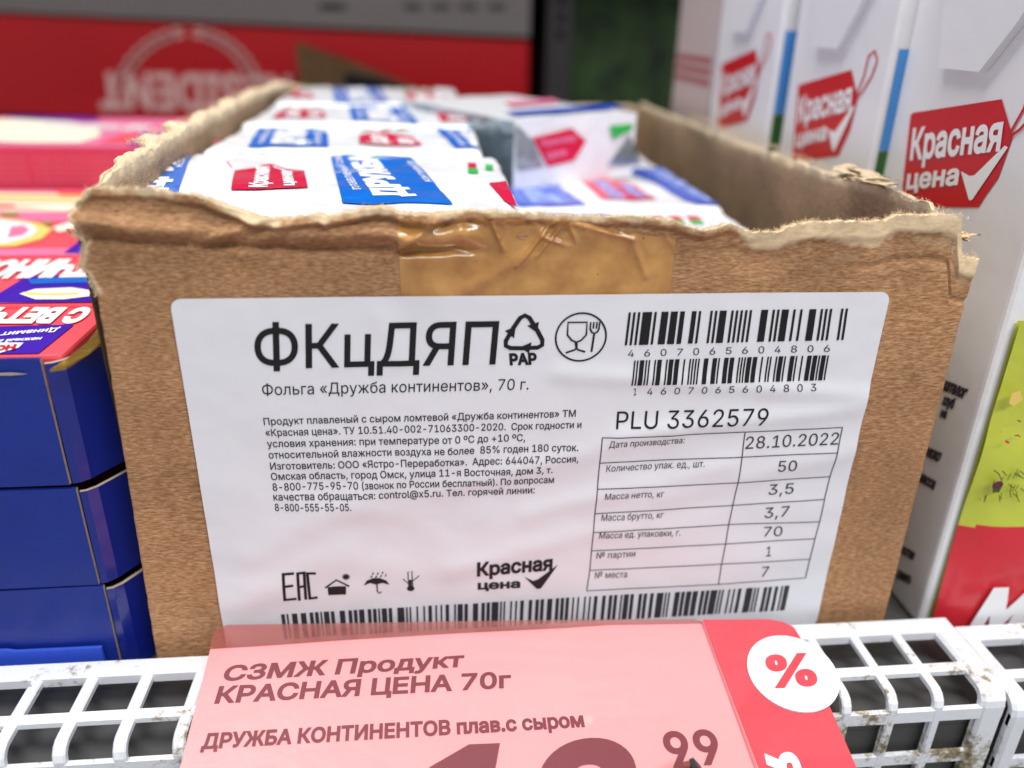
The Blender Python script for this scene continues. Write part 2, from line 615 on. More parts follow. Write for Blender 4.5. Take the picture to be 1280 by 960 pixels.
# ------------------------------------------------------------------ cardboard box
box = empty('cardboard_box', (0, 0, FLOOR), 'open brown cardboard box with torn rim and large white shipping label on its front', 'cardboard box')
BO = Vector((0, 0, FLOOR))
TOP_PX = [(106, 240), (112, 234), (120, 233), (158, 235), (194, 235), (224, 241), (250, 243), (273, 252), (294, 259), (325, 269),
          (346, 271), (381, 268), (400, 265), (407, 268), (442, 261), (470, 256), (485, 257), (501, 263), (536, 265), (580, 261),
          (606, 263), (660, 265), (690, 267), (724, 268), (747, 269), (794, 268), (841, 274), (862, 283), (880, 287), (900, 281), (911, 277),
          (924, 282), (936, 290), (955, 289), (973, 289), (984, 282), (1006, 277), (1049, 275), (1080, 276), (1105, 275), (1116, 270),
          (1127, 267), (1150, 268), (1175, 266), (1190, 268), (1199, 272), (1199.5, 285), (1200, 318), (1206, 320), (1221, 322)]
F0 = Frame((0, 0, 0), (1, 0, 0), (0, 0, 1))
TOP = sorted(F0.pxs(TOP_PX))
LEFT = sorted((b, a) for a, b in F0.pxs([(106, 240), (99, 252), (91, 266), (98, 280), (103, 290), (106, 302), (103, 318), (100, 331), (110, 345), (119, 358), (132, 430), (142, 492), (196, 820)]))
RIGHT = sorted((b, a) for a, b in F0.pxs([(1221, 322), (1216, 335), (1170, 520), (1103, 780)]))
RIGHT.append((0.03, RIGHT[-1][1]))
def ztop(x):
    return lerp_list(TOP, x) + 0.00045 * fbm(x * 900, 3.1) + 0.0002 * fbm(x * 3000, 9.1)
def xleft(z):
    return lerp_list(LEFT, z) + (0.0006 * fbm(z * 800, 1.7) if z > 0.002 else 0.00015 * fbm(z * 300, 1.7))
def xright(z):
    return lerp_list(RIGHT, z) + 0.0001 * fbm(z * 500, 5.7)

CREASE = [(-0.0875, 0.0118), (-0.072, 0.0106), (-0.062, 0.0112), (-0.05, 0.0098), (-0.035, 0.0098), (-0.02, 0.0095), (0.0, 0.009), (0.045, 0.008), (0.09, 0.006)]
def relief(x, z):
    """how far the front ply bulges towards the buyer (m)"""
    t = lerp_list(TOP, x) - z
    left = 1 - sstep(-0.022, -0.008, x)
    right = sstep(0.03, 0.05, x)
    h = 0.00025 * fbm(x * 18, z * 22, 4.0) + 0.00007 * fbm(x * 130, z * 160, 2.0)
    k = 1 - sstep(0.0, 0.018, t)
    h += k * 0.0009 * fbm(x * 60, z * 90, 1.0, 2)
    # curled lip of the outer ply on the left, with a hollow right under it
    lipw = left * (0.35 + 0.65 * sstep(-0.074, -0.05, x)) + (1 - left) * 0.35 * (1 - right)
    curl = lipw * (0.7 + 0.5 * fbm(x * 70, 8.0))
    h += 0.0042 * curl * (1 - sstep(0.0011, 0.0027, t))
    # bulge between the lip and the crease
    zc = lerp_list(CREASE, x) + 0.0006 * fbm(x * 90, 2.0)
    d = z - zc
    h += left * 0.0030 * math.exp(-((d - 0.0034 - 0.001 * fbm(x * 40, 6)) / 0.0021) ** 2) * (0.55 + 0.6 * fbm(x * 45, 5.5) + 0.4)
    h -= left * 0.0015 * math.exp(-(d / 0.0009) ** 2)
    # oblique folds
    for (ax, az, bx, bz, w, amp) in ((-0.069, 0.0108, -0.052, 0.0178, 0.0011, 0.0012), (-0.060, 0.0095, -0.049, 0.0162, 0.0014, 0.0010),
                                     (-0.032, 0.0085, -0.022, 0.0165, 0.0010, 0.0012), (-0.084, 0.011, -0.070, 0.0105, 0.0010, 0.0009)):
        dx, dz = bx - ax, bz - az
        L2 = dx * dx + dz * dz
        s = max(0, min(1, ((x - ax) * dx + (z - az) * dz) / L2))
        q = math.hypot(x - ax - s * dx, z - az - s * dz)
        h += amp * math.exp(-(q / w) ** 2)
    # flattened band under the pale torn strip on the right
    h += right * 0.0009 * (1 - sstep(0.003, 0.0052, t + 0.0008 * fbm(x * 60, 3)))
    h -= right * 0.0006 * math.exp(-((t - 0.0098) / 0.0007) ** 2) * sstep(0.06, 0.075, x)
    return h

def torn_amt(x, z):
    t = lerp_list(TOP, x) - z
    n = fbm(x * 260, z * 320, 7.0, 4)
    right = sstep(0.034, 0.048, x)
    w = 0.0006 + (0.0034 + 0.0016 * fbm(x * 90, 6.6)) * right + 0.0006 * math.sin(x * 310)
    if x > -0.02 and x < 0.03:
        w = 0.0006 + 0.0006 * abs(fbm(x * 120, 1))
    a = 1 - sstep(w - 0.0006, w + 0.0007, t + 0.0012 * n)
    e = x - xleft(z)
    if z > 0.001:
        a = max(a, (1 - sstep(0.0004, 0.0014, e + 0.0006 * n)) * 0.8)
    a = max(a, 0.5 * sstep(0.15, 0.5, n) * (1 - sstep(0.0, 0.012, t)) * right)
    return a

NU, NV = 460, 150
Z0 = FLOOR + 0.0008
verts, torn = [], []
for j in range(NV + 1):
    q = j / NV
    q = q * 0.55 if q < 0.3 else 0.165 + (q - 0.3) / 0.7 * 0.835
    g = 1 - (1 - q) ** 2.2
    for i in range(NU + 1):
        s = i / NU
        xg = -0.0925 + 0.185 * s
        # provisional z to find the side limits, then final
        xa = xleft(-0.05 + 0.07 * g); xb = 0.0925
        zt = ztop(max(-0.0873, min(0.0929, xg)))
        z = Z0 + (zt - Z0) * g
        x = xleft(z) + (xright(z) - xleft(z)) * s
        zt = ztop(max(-0.0873, min(0.0929, x)))
        z = Z0 + (zt - Z0) * g
        verts.append(Vector((x, -relief(x, z), z)) - BO)
        torn.append(torn_amt(x, z))
nf = len(verts)
for k in range(nf):
    v = verts[k] + BO
    t = lerp_list(TOP, v.x) - v.z
    verts.append(Vector((v.x, max(v.y + 0.0022, 0.0026 - 0.001 * (1 - sstep(0, 0.003, t))), v.z - 0.0004 * (1 - sstep(0, 0.001, t)))) - BO)
    torn.append(max(0.0, 1 - sstep(0.0015, 0.003, t)))
idx = lambda i, j: j * (NU + 1) + i
faces = []
for j in range(NV):
    for i in range(NU):
        faces.append((idx(i, j), idx(i + 1, j), idx(i + 1, j + 1), idx(i, j + 1)))
        faces.append((nf + idx(i, j), nf + idx(i, j + 1), nf + idx(i + 1, j + 1), nf + idx(i + 1, j)))
for i in range(NU):
    faces.append((idx(i, NV), idx(i + 1, NV), nf + idx(i + 1, NV), nf + idx(i, NV)))
for j in range(NV):
    faces.append((idx(0, j + 1), nf + idx(0, j + 1), nf + idx(0, j), idx(0, j)))
    faces.append((idx(NU, j), nf + idx(NU, j), nf + idx(NU, j + 1), idx(NU, j + 1)))
front = mesh_obj('front_panel', verts, faces, M_KRAFT, box, smooth=True)
at = front.data.attributes.new('torn', 'FLOAT', 'POINT')
at.data.foreach_set('value', torn)

# side and back walls: board with a ragged pale lip folded outward
def wall(name, p0, p1, inner_n, tops, curl, th=0.0028, nu=160, nv=26, seed=0.0):
    """p0->p1 run of the wall top (x,y); inner_n points into the box"""
    p0, p1 = Vector(p0), Vector(p1)
    n = Vector(inner_n)
    vs, tr = [], []
    prof = []
    L = (p1 - p0).length
    for i in range(nu + 1):
        s = i / nu
        base = p0.lerp(p1, s)
        zt = lerp_list(tops, s) + 0.0009 * fbm(s * L * 160, seed) + 0.0004 * fbm(s * L * 700, seed + 3)
        c = curl * (0.25 + 0.75 * sstep(0.0, 0.12, s)) * (0.55 + 0.75 * abs(fbm(s * L * 55, seed + 9)) + 0.3 * fbm(s * L * 300, seed))
        ring = []
        for j in range(nv + 1):
            g = j / nv
            if g < 0.6:
                z = Z0 + (zt - Z0) * (g / 0.6) ** 0.6
                off = 0.0006 * fbm(s * L * 30, z * 30, seed) + 0.0009 * sstep(-0.01, 0.01, z) * fbm(s * L * 18, seed + 4)
                ring.append((base + n * (off + th), z, 1 - sstep(0.001, 0.003, zt - z)))
            else:
                a = (g - 0.6) / 0.4 * math.radians(150)
                r = c
                wob = 0.0005 * fbm(s * L * 400, a * 2, seed)
                ring.append((base + n * (th - r * (1 - math.cos(a))) + n * wob, zt + r * math.sin(a) * 0.55 + wob, 1.0))
        ring.append((base + n * (-0.001), zt - 0.006, 0.6))
        ring.append((base + n * (-0.0003), Z0, 0.0))
        prof.append(ring)
    m = len(prof[0])
    for ring in prof:
        for b, z, t in ring:
            vs.append(Vector((b.x, b.y, z)) - BO)
            tr.append(t)
    fs = []
    for i in range(nu):
        for j in range(m - 1):
            a, b = i * m + j, (i + 1) * m + j
            fs.append((a, b, b + 1, a + 1))
    o = mesh_obj(name, vs, fs, M_KRAFT_IN, box, smooth=True)
    at = o.data.attributes.new('torn', 'FLOAT', 'POINT')
    at.data.foreach_set('value', tr)
    return o
wall('left_panel', (-0.0905, 0.003), (-0.0965, 0.292), (1, 0), [(0, 0.0195), (0.05, 0.0215), (0.3, 0.0225), (0.6, 0.0225), (0.85, 0.021), (1, 0.019)], 0.0032, seed=1.3)
wall('right_panel', (0.0922, 0.003), (0.0925, 0.292), (-1, 0), [(0, 0.011), (0.04, 0.0155), (0.13, 0.015), (0.22, 0.0135), (0.45, 0.0125), (0.86, 0.0115), (1, 0.0118)], 0.0014, seed=4.1)
wall('back_panel', (-0.094, 0.2925), (0.0915, 0.2925), (0, -1), [(0, 0.019), (0.5, 0.012), (1, 0.010)], 0.001, seed=7.7, nu=90)
bm_obj('bottom_panel', box_bm(-0.091, 0.091, 0.003, 0.291, 0.0003, 0.003), M_KRAFT_IN, box)

# crumpled shred at the near end of the right rim
def shred(name, cx, cy, cz, sx, sy, sz, seed, mat):
    vs, fs = grid_mesh(34, 22, lambda a, b: Vector((cx + (a - 0.5) * sx + 0.25 * sy * fbm(a * 5, b * 5, seed),
                                                    cy + (b - 0.5) * sy + 0.3 * sy * fbm(a * 4, b * 4, seed + 2),
                                                    cz + sz * (fbm(a * 2.6, b * 2.6, seed + 5, 2) + 0.1 * fbm(a * 14, b * 14, seed)) + 0.25 * sz * math.sin(a * 7 + b * 5))) - BO)
    # ragged outline
    keep = []
    for f in fs:
        a = (f[0] % 35) / 34; b = (f[0] // 35) / 22
        r = math.hypot((a - 0.5) * 2, (b - 0.5) * 2)
        if r < 0.85 + 0.25 * fbm(math.atan2(b - 0.5, a - 0.5) * 3, seed):
            keep.append(f)
    o = mesh_obj(name, vs, keep, mat, box, smooth=True)
    at = o.data.attributes.new('torn', 'FLOAT', 'POINT')
    at.data.foreach_set('value', [0.75] * len(vs))
    return o
shred('torn_flap', 0.0865, 0.040, 0.0175, 0.008, 0.022, 0.0013, 2.2, M_KRAFT_IN)
shred('torn_flap', 0.0905, 0.0035, 0.0115, 0.0055, 0.007, 0.0016, 5.2, M_KRAFT)
shred('torn_flap', -0.0905, 0.004, 0.0125, 0.0055, 0.007, 0.0022, 8.2, M_KRAFT)

# loose fibres along the torn edges
rf = random.Random(3)
fv, ff = [], []
def fibre(p, d, ln, w=0.00004):
    p = Vector(p)
    d = Vector(d).normalized()
    side = d.cross(Vector((0, 1, 0.2))).normalized() * w
    bend = Vector((rf.gauss(0, 1), rf.gauss(0, 1), rf.gauss(0, 1))) * 0.35
    q = [p, p + d * ln * 0.5, p + (d + bend).normalized() * ln]
    k = len(fv)
    fv.extend([q[0] - side - BO, q[0] + side - BO, q[1] - side * 0.8 - BO, q[1] + side * 0.8 - BO, q[2] - BO])
    ff.extend([(k, k + 1, k + 3, k + 2), (k + 2, k + 3, k + 4)])
for _ in range(3400):
    x = rf.uniform(-0.087, 0.092)
    z = ztop(x)
    y = -relief(x, z) + rf.uniform(-0.0001, 0.0024)
    if fbm(x * 140, 2.0) + rf.gauss(0, 0.25) < -0.12:
        continue
    down = rf.random() < 0.25
    fibre((x, y, z - 0.0001), (rf.gauss(0, 0.8), -rf.uniform(0, 0.7) if not down else -1, 1 if not down else -0.9), rf.uniform(0.0003, 0.0012) * (1.5 if rf.random() < 0.06 else 1))
for _ in range(900):
    z = rf.uniform(0.001, 0.02)
    fibre((xleft(z), rf.uniform(-0.0005, 0.002), z), (-1, -0.3, rf.gauss(0, 0.8)), rf.uniform(0.0003, 0.0011))
for _ in range(500):
    z = rf.uniform(0.005, 0.016)
    fibre((0.0868 if z > 0.0085 else 0.0925, rf.uniform(-0.0005, 0.002), z), (1, -0.3, rf.gauss(0, 0.8)), rf.uniform(0.0003, 0.001))
for _ in range(1600):
    y = 0.050 + 0.17 * rf.random() ** 1.6
    z = 0.0225 + 0.0012 * rf.random()
    fibre((-0.0915 - 0.006 * y / 0.29 + rf.uniform(-0.0038, 0.0018) * min(1, 0.35 + y / 0.04), y, z - 0.0018 * max(0, 1 - y / 0.02)), (rf.gauss(0, 1), rf.gauss(0, 1), 1), rf.uniform(0.0003, 0.0010), 0.00005)
for _ in range(1500):
    fibre((0.0905 + rf.uniform(-0.002, 0.002), 0.004 + 0.2 * rf.random(), 0.0145 + 0.001 * rf.random()), (rf.gauss(0, 1), rf.gauss(0, 1), 1), rf.uniform(0.0004, 0.0014), 0.00005)
mesh_obj('torn_fibres', fv, ff, M_FIBRE, box, kind='stuff')

# adhesive tape, crumpled near the rim
def tape_h(x, z):
    t = lerp_list(TOP, x) - z
    h = relief(x, z) + 0.00016 + 0.00006 * fbm(x * 200, z * 240, 3)
    for (ax, az, bx, bz, w, amp) in ((-0.019, 0.0, -0.004, 0.0085, 0.0016, 0.0007), (-0.006, 0.0065, 0.0012, 0.0158, 0.00045, 0.0009), (-0.002, 0.0085, 0.0035, 0.0158, 0.0004, 0.0007),
                                     (0.004, 0.0155, 0.0175, 0.0118, 0.0006, 0.0008), (0.0035, 0.0165, 0.006, 0.0115, 0.0005, 0.0008),
                                     (0.0175, 0.0118, 0.021, 0.004, 0.0008, 0.0005), (-0.0115, 0.0162, -0.0098, 0.0125, 0.0005, 0.0010), (-0.0098, 0.0125, -0.0088, 0.0098, 0.0005, 0.0010),
                                     (-0.001, 0.0125, 0.0045, 0.0105, 0.0005, 0.0006)):
        dx, dz = bx - ax, bz - az
        s = max(0, min(1, ((x - ax) * dx + (z - az) * dz) / (dx * dx + dz * dz)))
        q = math.hypot(x - ax - s * dx, z - az - s * dz)
        h += amp * math.exp(-(q / w) ** 2) * (0.6 + 0.4 * math.sin(3.14 * s))
    h += 0.0010 * (1 - sstep(0.0, 0.006, t)) * fbm(x * 150, z * 170, 9, 3)
    h += 0.0010 * (1 - sstep(0.002, 0.009, t)) * (0.35 - abs(fbm(x * 110 + 2, z * 120 + x * 70, 19, 2))) * sstep(-0.03, -0.02, x)
    return h
def tape_pt(a, b):
    x = -0.0296 + a * 0.0562
    zt = lerp_list(TOP, x) - 0.0005 - (0.0006 + 0.0026 * sstep(0.006, 0.02, x) + 0.0008 * abs(fbm(x * 150, 4)))
    z = -0.0002 + (zt + 0.0002) * b
    return Vector((x, -tape_h(x, z), z)) - BO
vs, fs = grid_mesh(320, 110, tape_pt)
mesh_obj('adhesive_tape', vs, fs, M_TAPE, box, smooth=True)

# ------------------------------------------------------------------ shipping label
RIDGES = [((0.004, -0.0175), (0.075, -0.0245), 0.0022, 0.00045), ((-0.03, -0.0475), (0.03, -0.0330), 0.0030, 0.00040),
          ((0.018, -0.033), (0.074, -0.0275), 0.0022, 0.00050), ((-0.066, -0.062), (-0.02, -0.036), 0.0040, 0.00038),
          ((-0.002, -0.053), (0.045, -0.042), 0.0028, 0.00045), ((-0.072, -0.076), (-0.045, -0.062), 0.0045, 0.00045),
          ((-0.02, -0.068), (0.02, -0.058), 0.0030, 0.00036), ((0.03, -0.050), (0.074, -0.039), 0.0030, 0.00040),
          ((-0.055, -0.048), (-0.028, -0.052), 0.0035, 0.00030), ((-0.035, -0.003), (-0.030, -0.014), 0.0020, 0.00018)]
def label_h(a, b):
    h = relief(a, b) + 0.00065
    for (ax, az), (bx, bz), w, amp in RIDGES:
        dx, dz = bx - ax, bz - az
        s = max(0, min(1, ((a - ax) * dx + (b - az) * dz) / (dx * dx + dz * dz)))
        q = math.hypot(a - ax - s * dx, b - az - s * dz)
        h += amp * math.exp(-(q / w) ** 2)
    low = sstep(-0.02, -0.05, b)
    h += 0.00035 * low * fbm(a * 45, b * 70, 2.5, 2) + 0.00004 * fbm(a * 160, b * 200, 8)
    return h
FL = Frame((0, 0, 0), (1, 0, 0), (0, 0, 1), label_h)
# u x v = +x cross +z = -y : towards the buyer
def rounded(x0, x1, y0, y1, r, n=6):
    p = []
    for cx, cy, a in ((x1 - r, y1 - r, 0), (x0 + r, y1 - r, 90), (x0 + r, y0 + r, 180), (x1 - r, y0 + r, 270)):
        p += arc(cx, cy, r, r, a, a + 90, n)
    return p
label = Art(FL).poly(rounded(-0.0750, 0.0750, -0.0915, 0.0003, 0.0022)).build('shipping_label', M_LABEL, box, lift=0, step=0.0012)
for p in label.data.polygons:
    p.use_smooth = True
def lab(name, fill, mat=M_INK, lift=0.00014, **kw):
    a = Art(FL)
    fill(a)
    return a.build(name, mat, label, lift=lift, step=0.0016, **kw)
lab('product_code_text', lambda a: a.text('ФКцДЯП', (320, 459), (619, 453), (318, 405), bold=0.006))
lab('product_name_text', lambda a: a.text('Фольга «Дружба континентов», 70 г.', (329, 492), (660, 485), (328, 478)))
LINES = [('Продукт плавленый с сыром ломтевой «Дружба континентов» ТМ', 331, 529, 719, 519),
         ('«Красная цена». ТУ 10.51.40-002-71063300-2020.  Срок годности и', 333, 543, 726, 533),
         ('условия хранения: при температуре от 0 ºС до +10 ºС,', 335, 557, 656, 549),
         ('относительной влажности воздуха не более  85% годен 180 суток.', 337, 571, 722, 561),
         ('Изготовитель: ООО «Ястро-Переработка».  Адрес: 644047, Россия,', 339, 585, 722, 575),
         ('Омская область, город Омск, улица 11-я Восточная, дом 3, т.', 340, 598, 690, 589),
         ('8-800-775-95-70 (звонок по России бесплатный). По вопросам', 342, 611, 692, 602),
         ('качества обращаться: control@x5.ru. Тел. горячей линии:', 343, 623, 668, 615),
         ('8-800-555-55-05.', 345, 636, 440, 634)]
def body(a):
    for s_, x0, y0, x1, y1 in LINES:
        a.text(s_, (x0, y0), (x1, y1), (x0 - 1.2, y0 - 8.8), bold=0.008)
lab('composition_text', body, M_INK2)
lab('plu_text', lambda a: a.text('PLU 3362579', (769, 534), (956, 529), (771, 513)))
lab('material_code_text', lambda a: a.text('PAP', (637, 454), (671, 453), (636, 441), bold=0.04))

def recyc(a):
    cx, cy = a.f.px(655, 416)
    u = 0.0035
    for k in range(3):
        r = math.radians(120 * k)
        def T(p):
            return (cx + u * (p[0] * math.cos(r) - p[1] * math.sin(r)), cy - 0.0003 + u * (p[0] * math.sin(r) + p[1] * math.cos(r)))
        pts = [T(p) for p in ((-0.72, 0.42), (-0.28, 1.12), (0.0, 1.28), (0.28, 1.12), (0.52, 0.72))]
        a.stroke(pts, u * 0.27)
        a.poly([T(p) for p in ((0.16, 0.62), (0.86, 0.86), (0.78, 0.16))])
lab('recycling_symbol', recyc)
def food(a):
    c = a.f.px(725.5, 420)
    r = abs(a.f.px(758, 420)[0] - c[0])
    P = lambda pts: [(c[0] + r * x, c[1] + r * y) for x, y in pts]
    a.stroke(P(arc(0, 0, 0.96, 0.96, 0, 360, 40)[:-1]), r * 0.07, closed=True)
    a.stroke(P([(-0.52, 0.6), (0.2, 0.6), (0.2, 0.1), (0.02, -0.12), (-0.16, -0.2), (-0.34, -0.12), (-0.52, 0.1)]), r * 0.07, closed=True)
    a.stroke(P([(-0.16, -0.2), (-0.13, -0.35), (-0.2, -0.5), (-0.55, -0.62)]), r * 0.07)
    a.stroke(P([(-0.2, -0.2), (-0.17, -0.35), (-0.1, -0.5), (0.2, -0.6)]), r * 0.07)
    a.stroke(P([(0.5, 0.15), (0.44, -0.6)]), r * 0.08)
    for q in (0.34, 0.46, 0.58, 0.68):
        a.stroke(P([(q, 0.6), (q - 0.01, 0.34)]), r * 0.06)
    a.stroke(P([(0.32, 0.36), (0.4, 0.2), (0.5, 0.14), (0.62, 0.22), (0.68, 0.36)]), r * 0.07)
lab('food_safe_symbol', food)

LC = {'L': ('0001101', '0011001', '0010011', '0111101', '0100011', '0110001', '0101111', '0111011', '0110111', '0001011')}
def ean(code):
    par = ('LLLLLL', 'LLGLGG', 'LLGGLG', 'LLGGGL', 'LGLLGG', 'LGGLLG', 'LGGGLL', 'LGLGLG', 'LGLGGL', 'LGGLGL')[int(code[0])]
    inv = lambda s: ''.join('10'[int(c)] for c in s)
    out = '101'
    for c, q in zip(code[1:7], par):
        l = LC['L'][int(c)]
        out += l if q == 'L' else inv(l)[::-1]
    out += '01010'
    for c in code[7:]:
        out += inv(LC['L'][int(c)])
    return out + '101'
def itf(code):
    w = ('00110', '10001', '01001', '11000', '00101', '10100', '01100', '00011', '10010', '01010')
    out = '1010'
    for i in range(0, len(code), 2):
        for p, q in zip(w[int(code[i])], w[int(code[i + 1])]):
            out += '111' if p == '1' else '1'
            out += '000' if q == '1' else '0'
    return out + '11101'
def bars(a, bits, TL, TR, BL, BR, px=True):
    if px:
        TL, TR, BL, BR = a.f.pxs([TL, TR, BL, BR])
    n = len(bits)
    i = 0
    mix = lambda p, q, t: (p[0] + (q[0] - p[0]) * t, p[1] + (q[1] - p[1]) * t)
    while i < n:
        if bits[i] == '1':
            j = i
            while j < n and bits[j] == '1':
                j += 1
            t0, t1 = i / n, j / n
            a.poly([mix(BL, BR, t0), mix(BL, BR, t1), mix(TL, TR, t1), mix(TL, TR, t0)])
            i = j
        else:
            i += 1
lab('barcode', lambda a: bars(a, ean('4607065604806'), (785, 389), (1058, 384), (780, 430), (1052, 423)))
lab('barcode', lambda a: bars(a, itf('14607065604803'), (792, 449), (1034, 442), (788, 480), (1029, 473)))
rb = random.Random(11)
bits = '11010011100'
while len(bits) < 300:
    bits += rb.choice(('11011001100', '11001101100', '10010011000', '10001001100', '11001001000', '10110011100', '11101101110', '11100110110', '10111011000', '11110101000'))
lab('barcode', lambda a: bars(a, bits[:300] + '11', (352, 765), (986, 730), (356, 796), (979, 760)), M_INK2)
def digits(a):
    for i, c in enumerate('4607065604806'):
        x = 784 + i * 20.3; y = 444.5 - i * 0.55
        a.text(c, (x, y), (x + 7.2, y - 0.1), (x + 0.6, y - 8.6))
    for i, c in enumerate('14607065604803'):
        x = 791 + i * 16.9; y = 492.5 - i * 0.5
        w = 3.6 if c == '1' else 6.6
        a.text(c, (x, y), (x + w, y - 0.1), (x + 0.6, y - 8.8))
lab('barcode_digits', digits, M_INK2)

def table(a):
    Lx = [(752, 545), (749, 577), (746, 609), (743, 640), (741, 663), (739, 687), (737, 712), (733, 737)]
    Mx = [(930, 538), (926, 569), (921, 601), (915, 630), (910, 654), (906, 678), (901, 703), (897, 728)]
    Rx = [(1051, 532), (1044, 563), (1036, 594), (1029, 622), (1023, 650), (1017, 671), (1011, 697), (1006, 721)]
    for i in range(8):
        a.stroke([Lx[i], Mx[i], Rx[i]], 0.00022, px=True)
    for c in (Lx, Mx, Rx):
        a.stroke(c, 0.00022, px=True)
lab('date_table', table, M_INK2)
def cells(a):
    T = lambda s, x0, y0, x1, y1, h, b=0.0: a.text(s, (x0, y0), (x1, y1), (x0 + h * 0.12, y0 - h), bold=b)
    T('Дата производства:', 760, 557, 854, 552, 8.2)
    T('Количество упак. ед., шт.', 757, 588, 879, 581, 8.2)
    T('Масса нетто, кг', 755, 622, 828, 618, 8)
    T('Масса брутто, кг', 751, 649, 828, 645, 8)
    T('Масса ед. упаковки, г.', 748, 671, 849, 667, 8)
    T('№ партии', 745, 697, 793, 694, 8)
    T('№ места', 743, 722, 783, 720, 8)
    T('28.10.2022', 930, 559, 1045, 553, 15)
    T('50', 970, 587, 993, 586, 13.5)
    T('3,5', 959, 617, 990, 615, 13)
    T('3,7', 954, 646, 984, 643, 13)
    T('70', 953, 669, 976, 668, 12)
    T('1', 956, 693, 962, 693, 12)
    T('7', 950, 719, 959, 718, 12.5)
lab('table_text', cells, M_INK2)
def eac(a):
    def P(pts):
        q = a.f.pxs(pts)
        for (x0, y0), (x1, y1) in zip(q, q[1:]):
            d = math.hypot(x1 - x0, y1 - y0)
            ex, ey = (x1 - x0) / d * 0.0003, (y1 - y0) / d * 0.0003
            a.stroke([(x0 - ex, y0 - ey), (x1 + ex, y1 + ey)], 0.00066)
    P([(367, 713), (355, 714), (357, 746), (370, 745)]); P([(356, 729), (366, 728)])
    P([(375, 746), (373, 713), (381, 712), (383, 745)]); P([(374, 730), (382, 729)])
    P([(394, 713), (385, 713), (388, 745), (396, 744)])
lab('conformity_mark', eac)
def icons(a):
    P = lambda pts: a.polypx(pts)
    P([(410, 731), (422, 730), (433, 730), (433, 740), (411, 741)])
    a.stroke([(407, 732), (421, 722), (437, 730)], 0.00045, px=True)
    c = a.f.px(433, 718)
    for k in range(6):
        t = math.radians(30 * k)
        a.stroke([(c[0] - 0.0009 * math.cos(t), c[1] - 0.0009 * math.sin(t)), (c[0] + 0.0009 * math.cos(t), c[1] + 0.0009 * math.sin(t))], 0.00025)
    P([(455, 729), (459, 723), (467, 720), (475, 720), (483, 723), (487, 728), (478, 726), (470, 728), (463, 726)])
    a.stroke([(471, 721), (472, 737), (475, 739), (477, 737)], 0.0003, px=True)
    for x, y in ((465, 717), (471, 717), (477, 716), (467, 713), (473, 713), (479, 712), (483, 715)):
        a.stroke([(x, y), (x - 1, y + 2.6)], 0.00028, px=True)
    a.stroke([(510, 712), (515, 711), (516, 730), (511, 731)], 0.00022, closed=True, px=True)
    a.stroke([(513, 722), (513.5, 732)], 0.0006, px=True)
    a.poly([(a.f.px(513.5, 733)[0] + x, a.f.px(513.5, 733)[1] + y) for x, y in arc(0, 0, 0.0009, 0.0008, 0, 340, 12)])
    a.stroke([(504, 721), (511, 727), (518, 722), (524, 717)], 0.00022, px=True)
lab('handling_icons', icons)
lab('brand_text', lambda a: (a.text('Красная', (596, 717), (690, 710), (596, 700), bold=0.03),
                              a.text('цена', (597, 734), (650, 732), (597, 724), bold=0.03),
                              a.polypx([(655, 719), (666, 724), (672, 722), (697, 704), (676, 733), (671, 734)])))

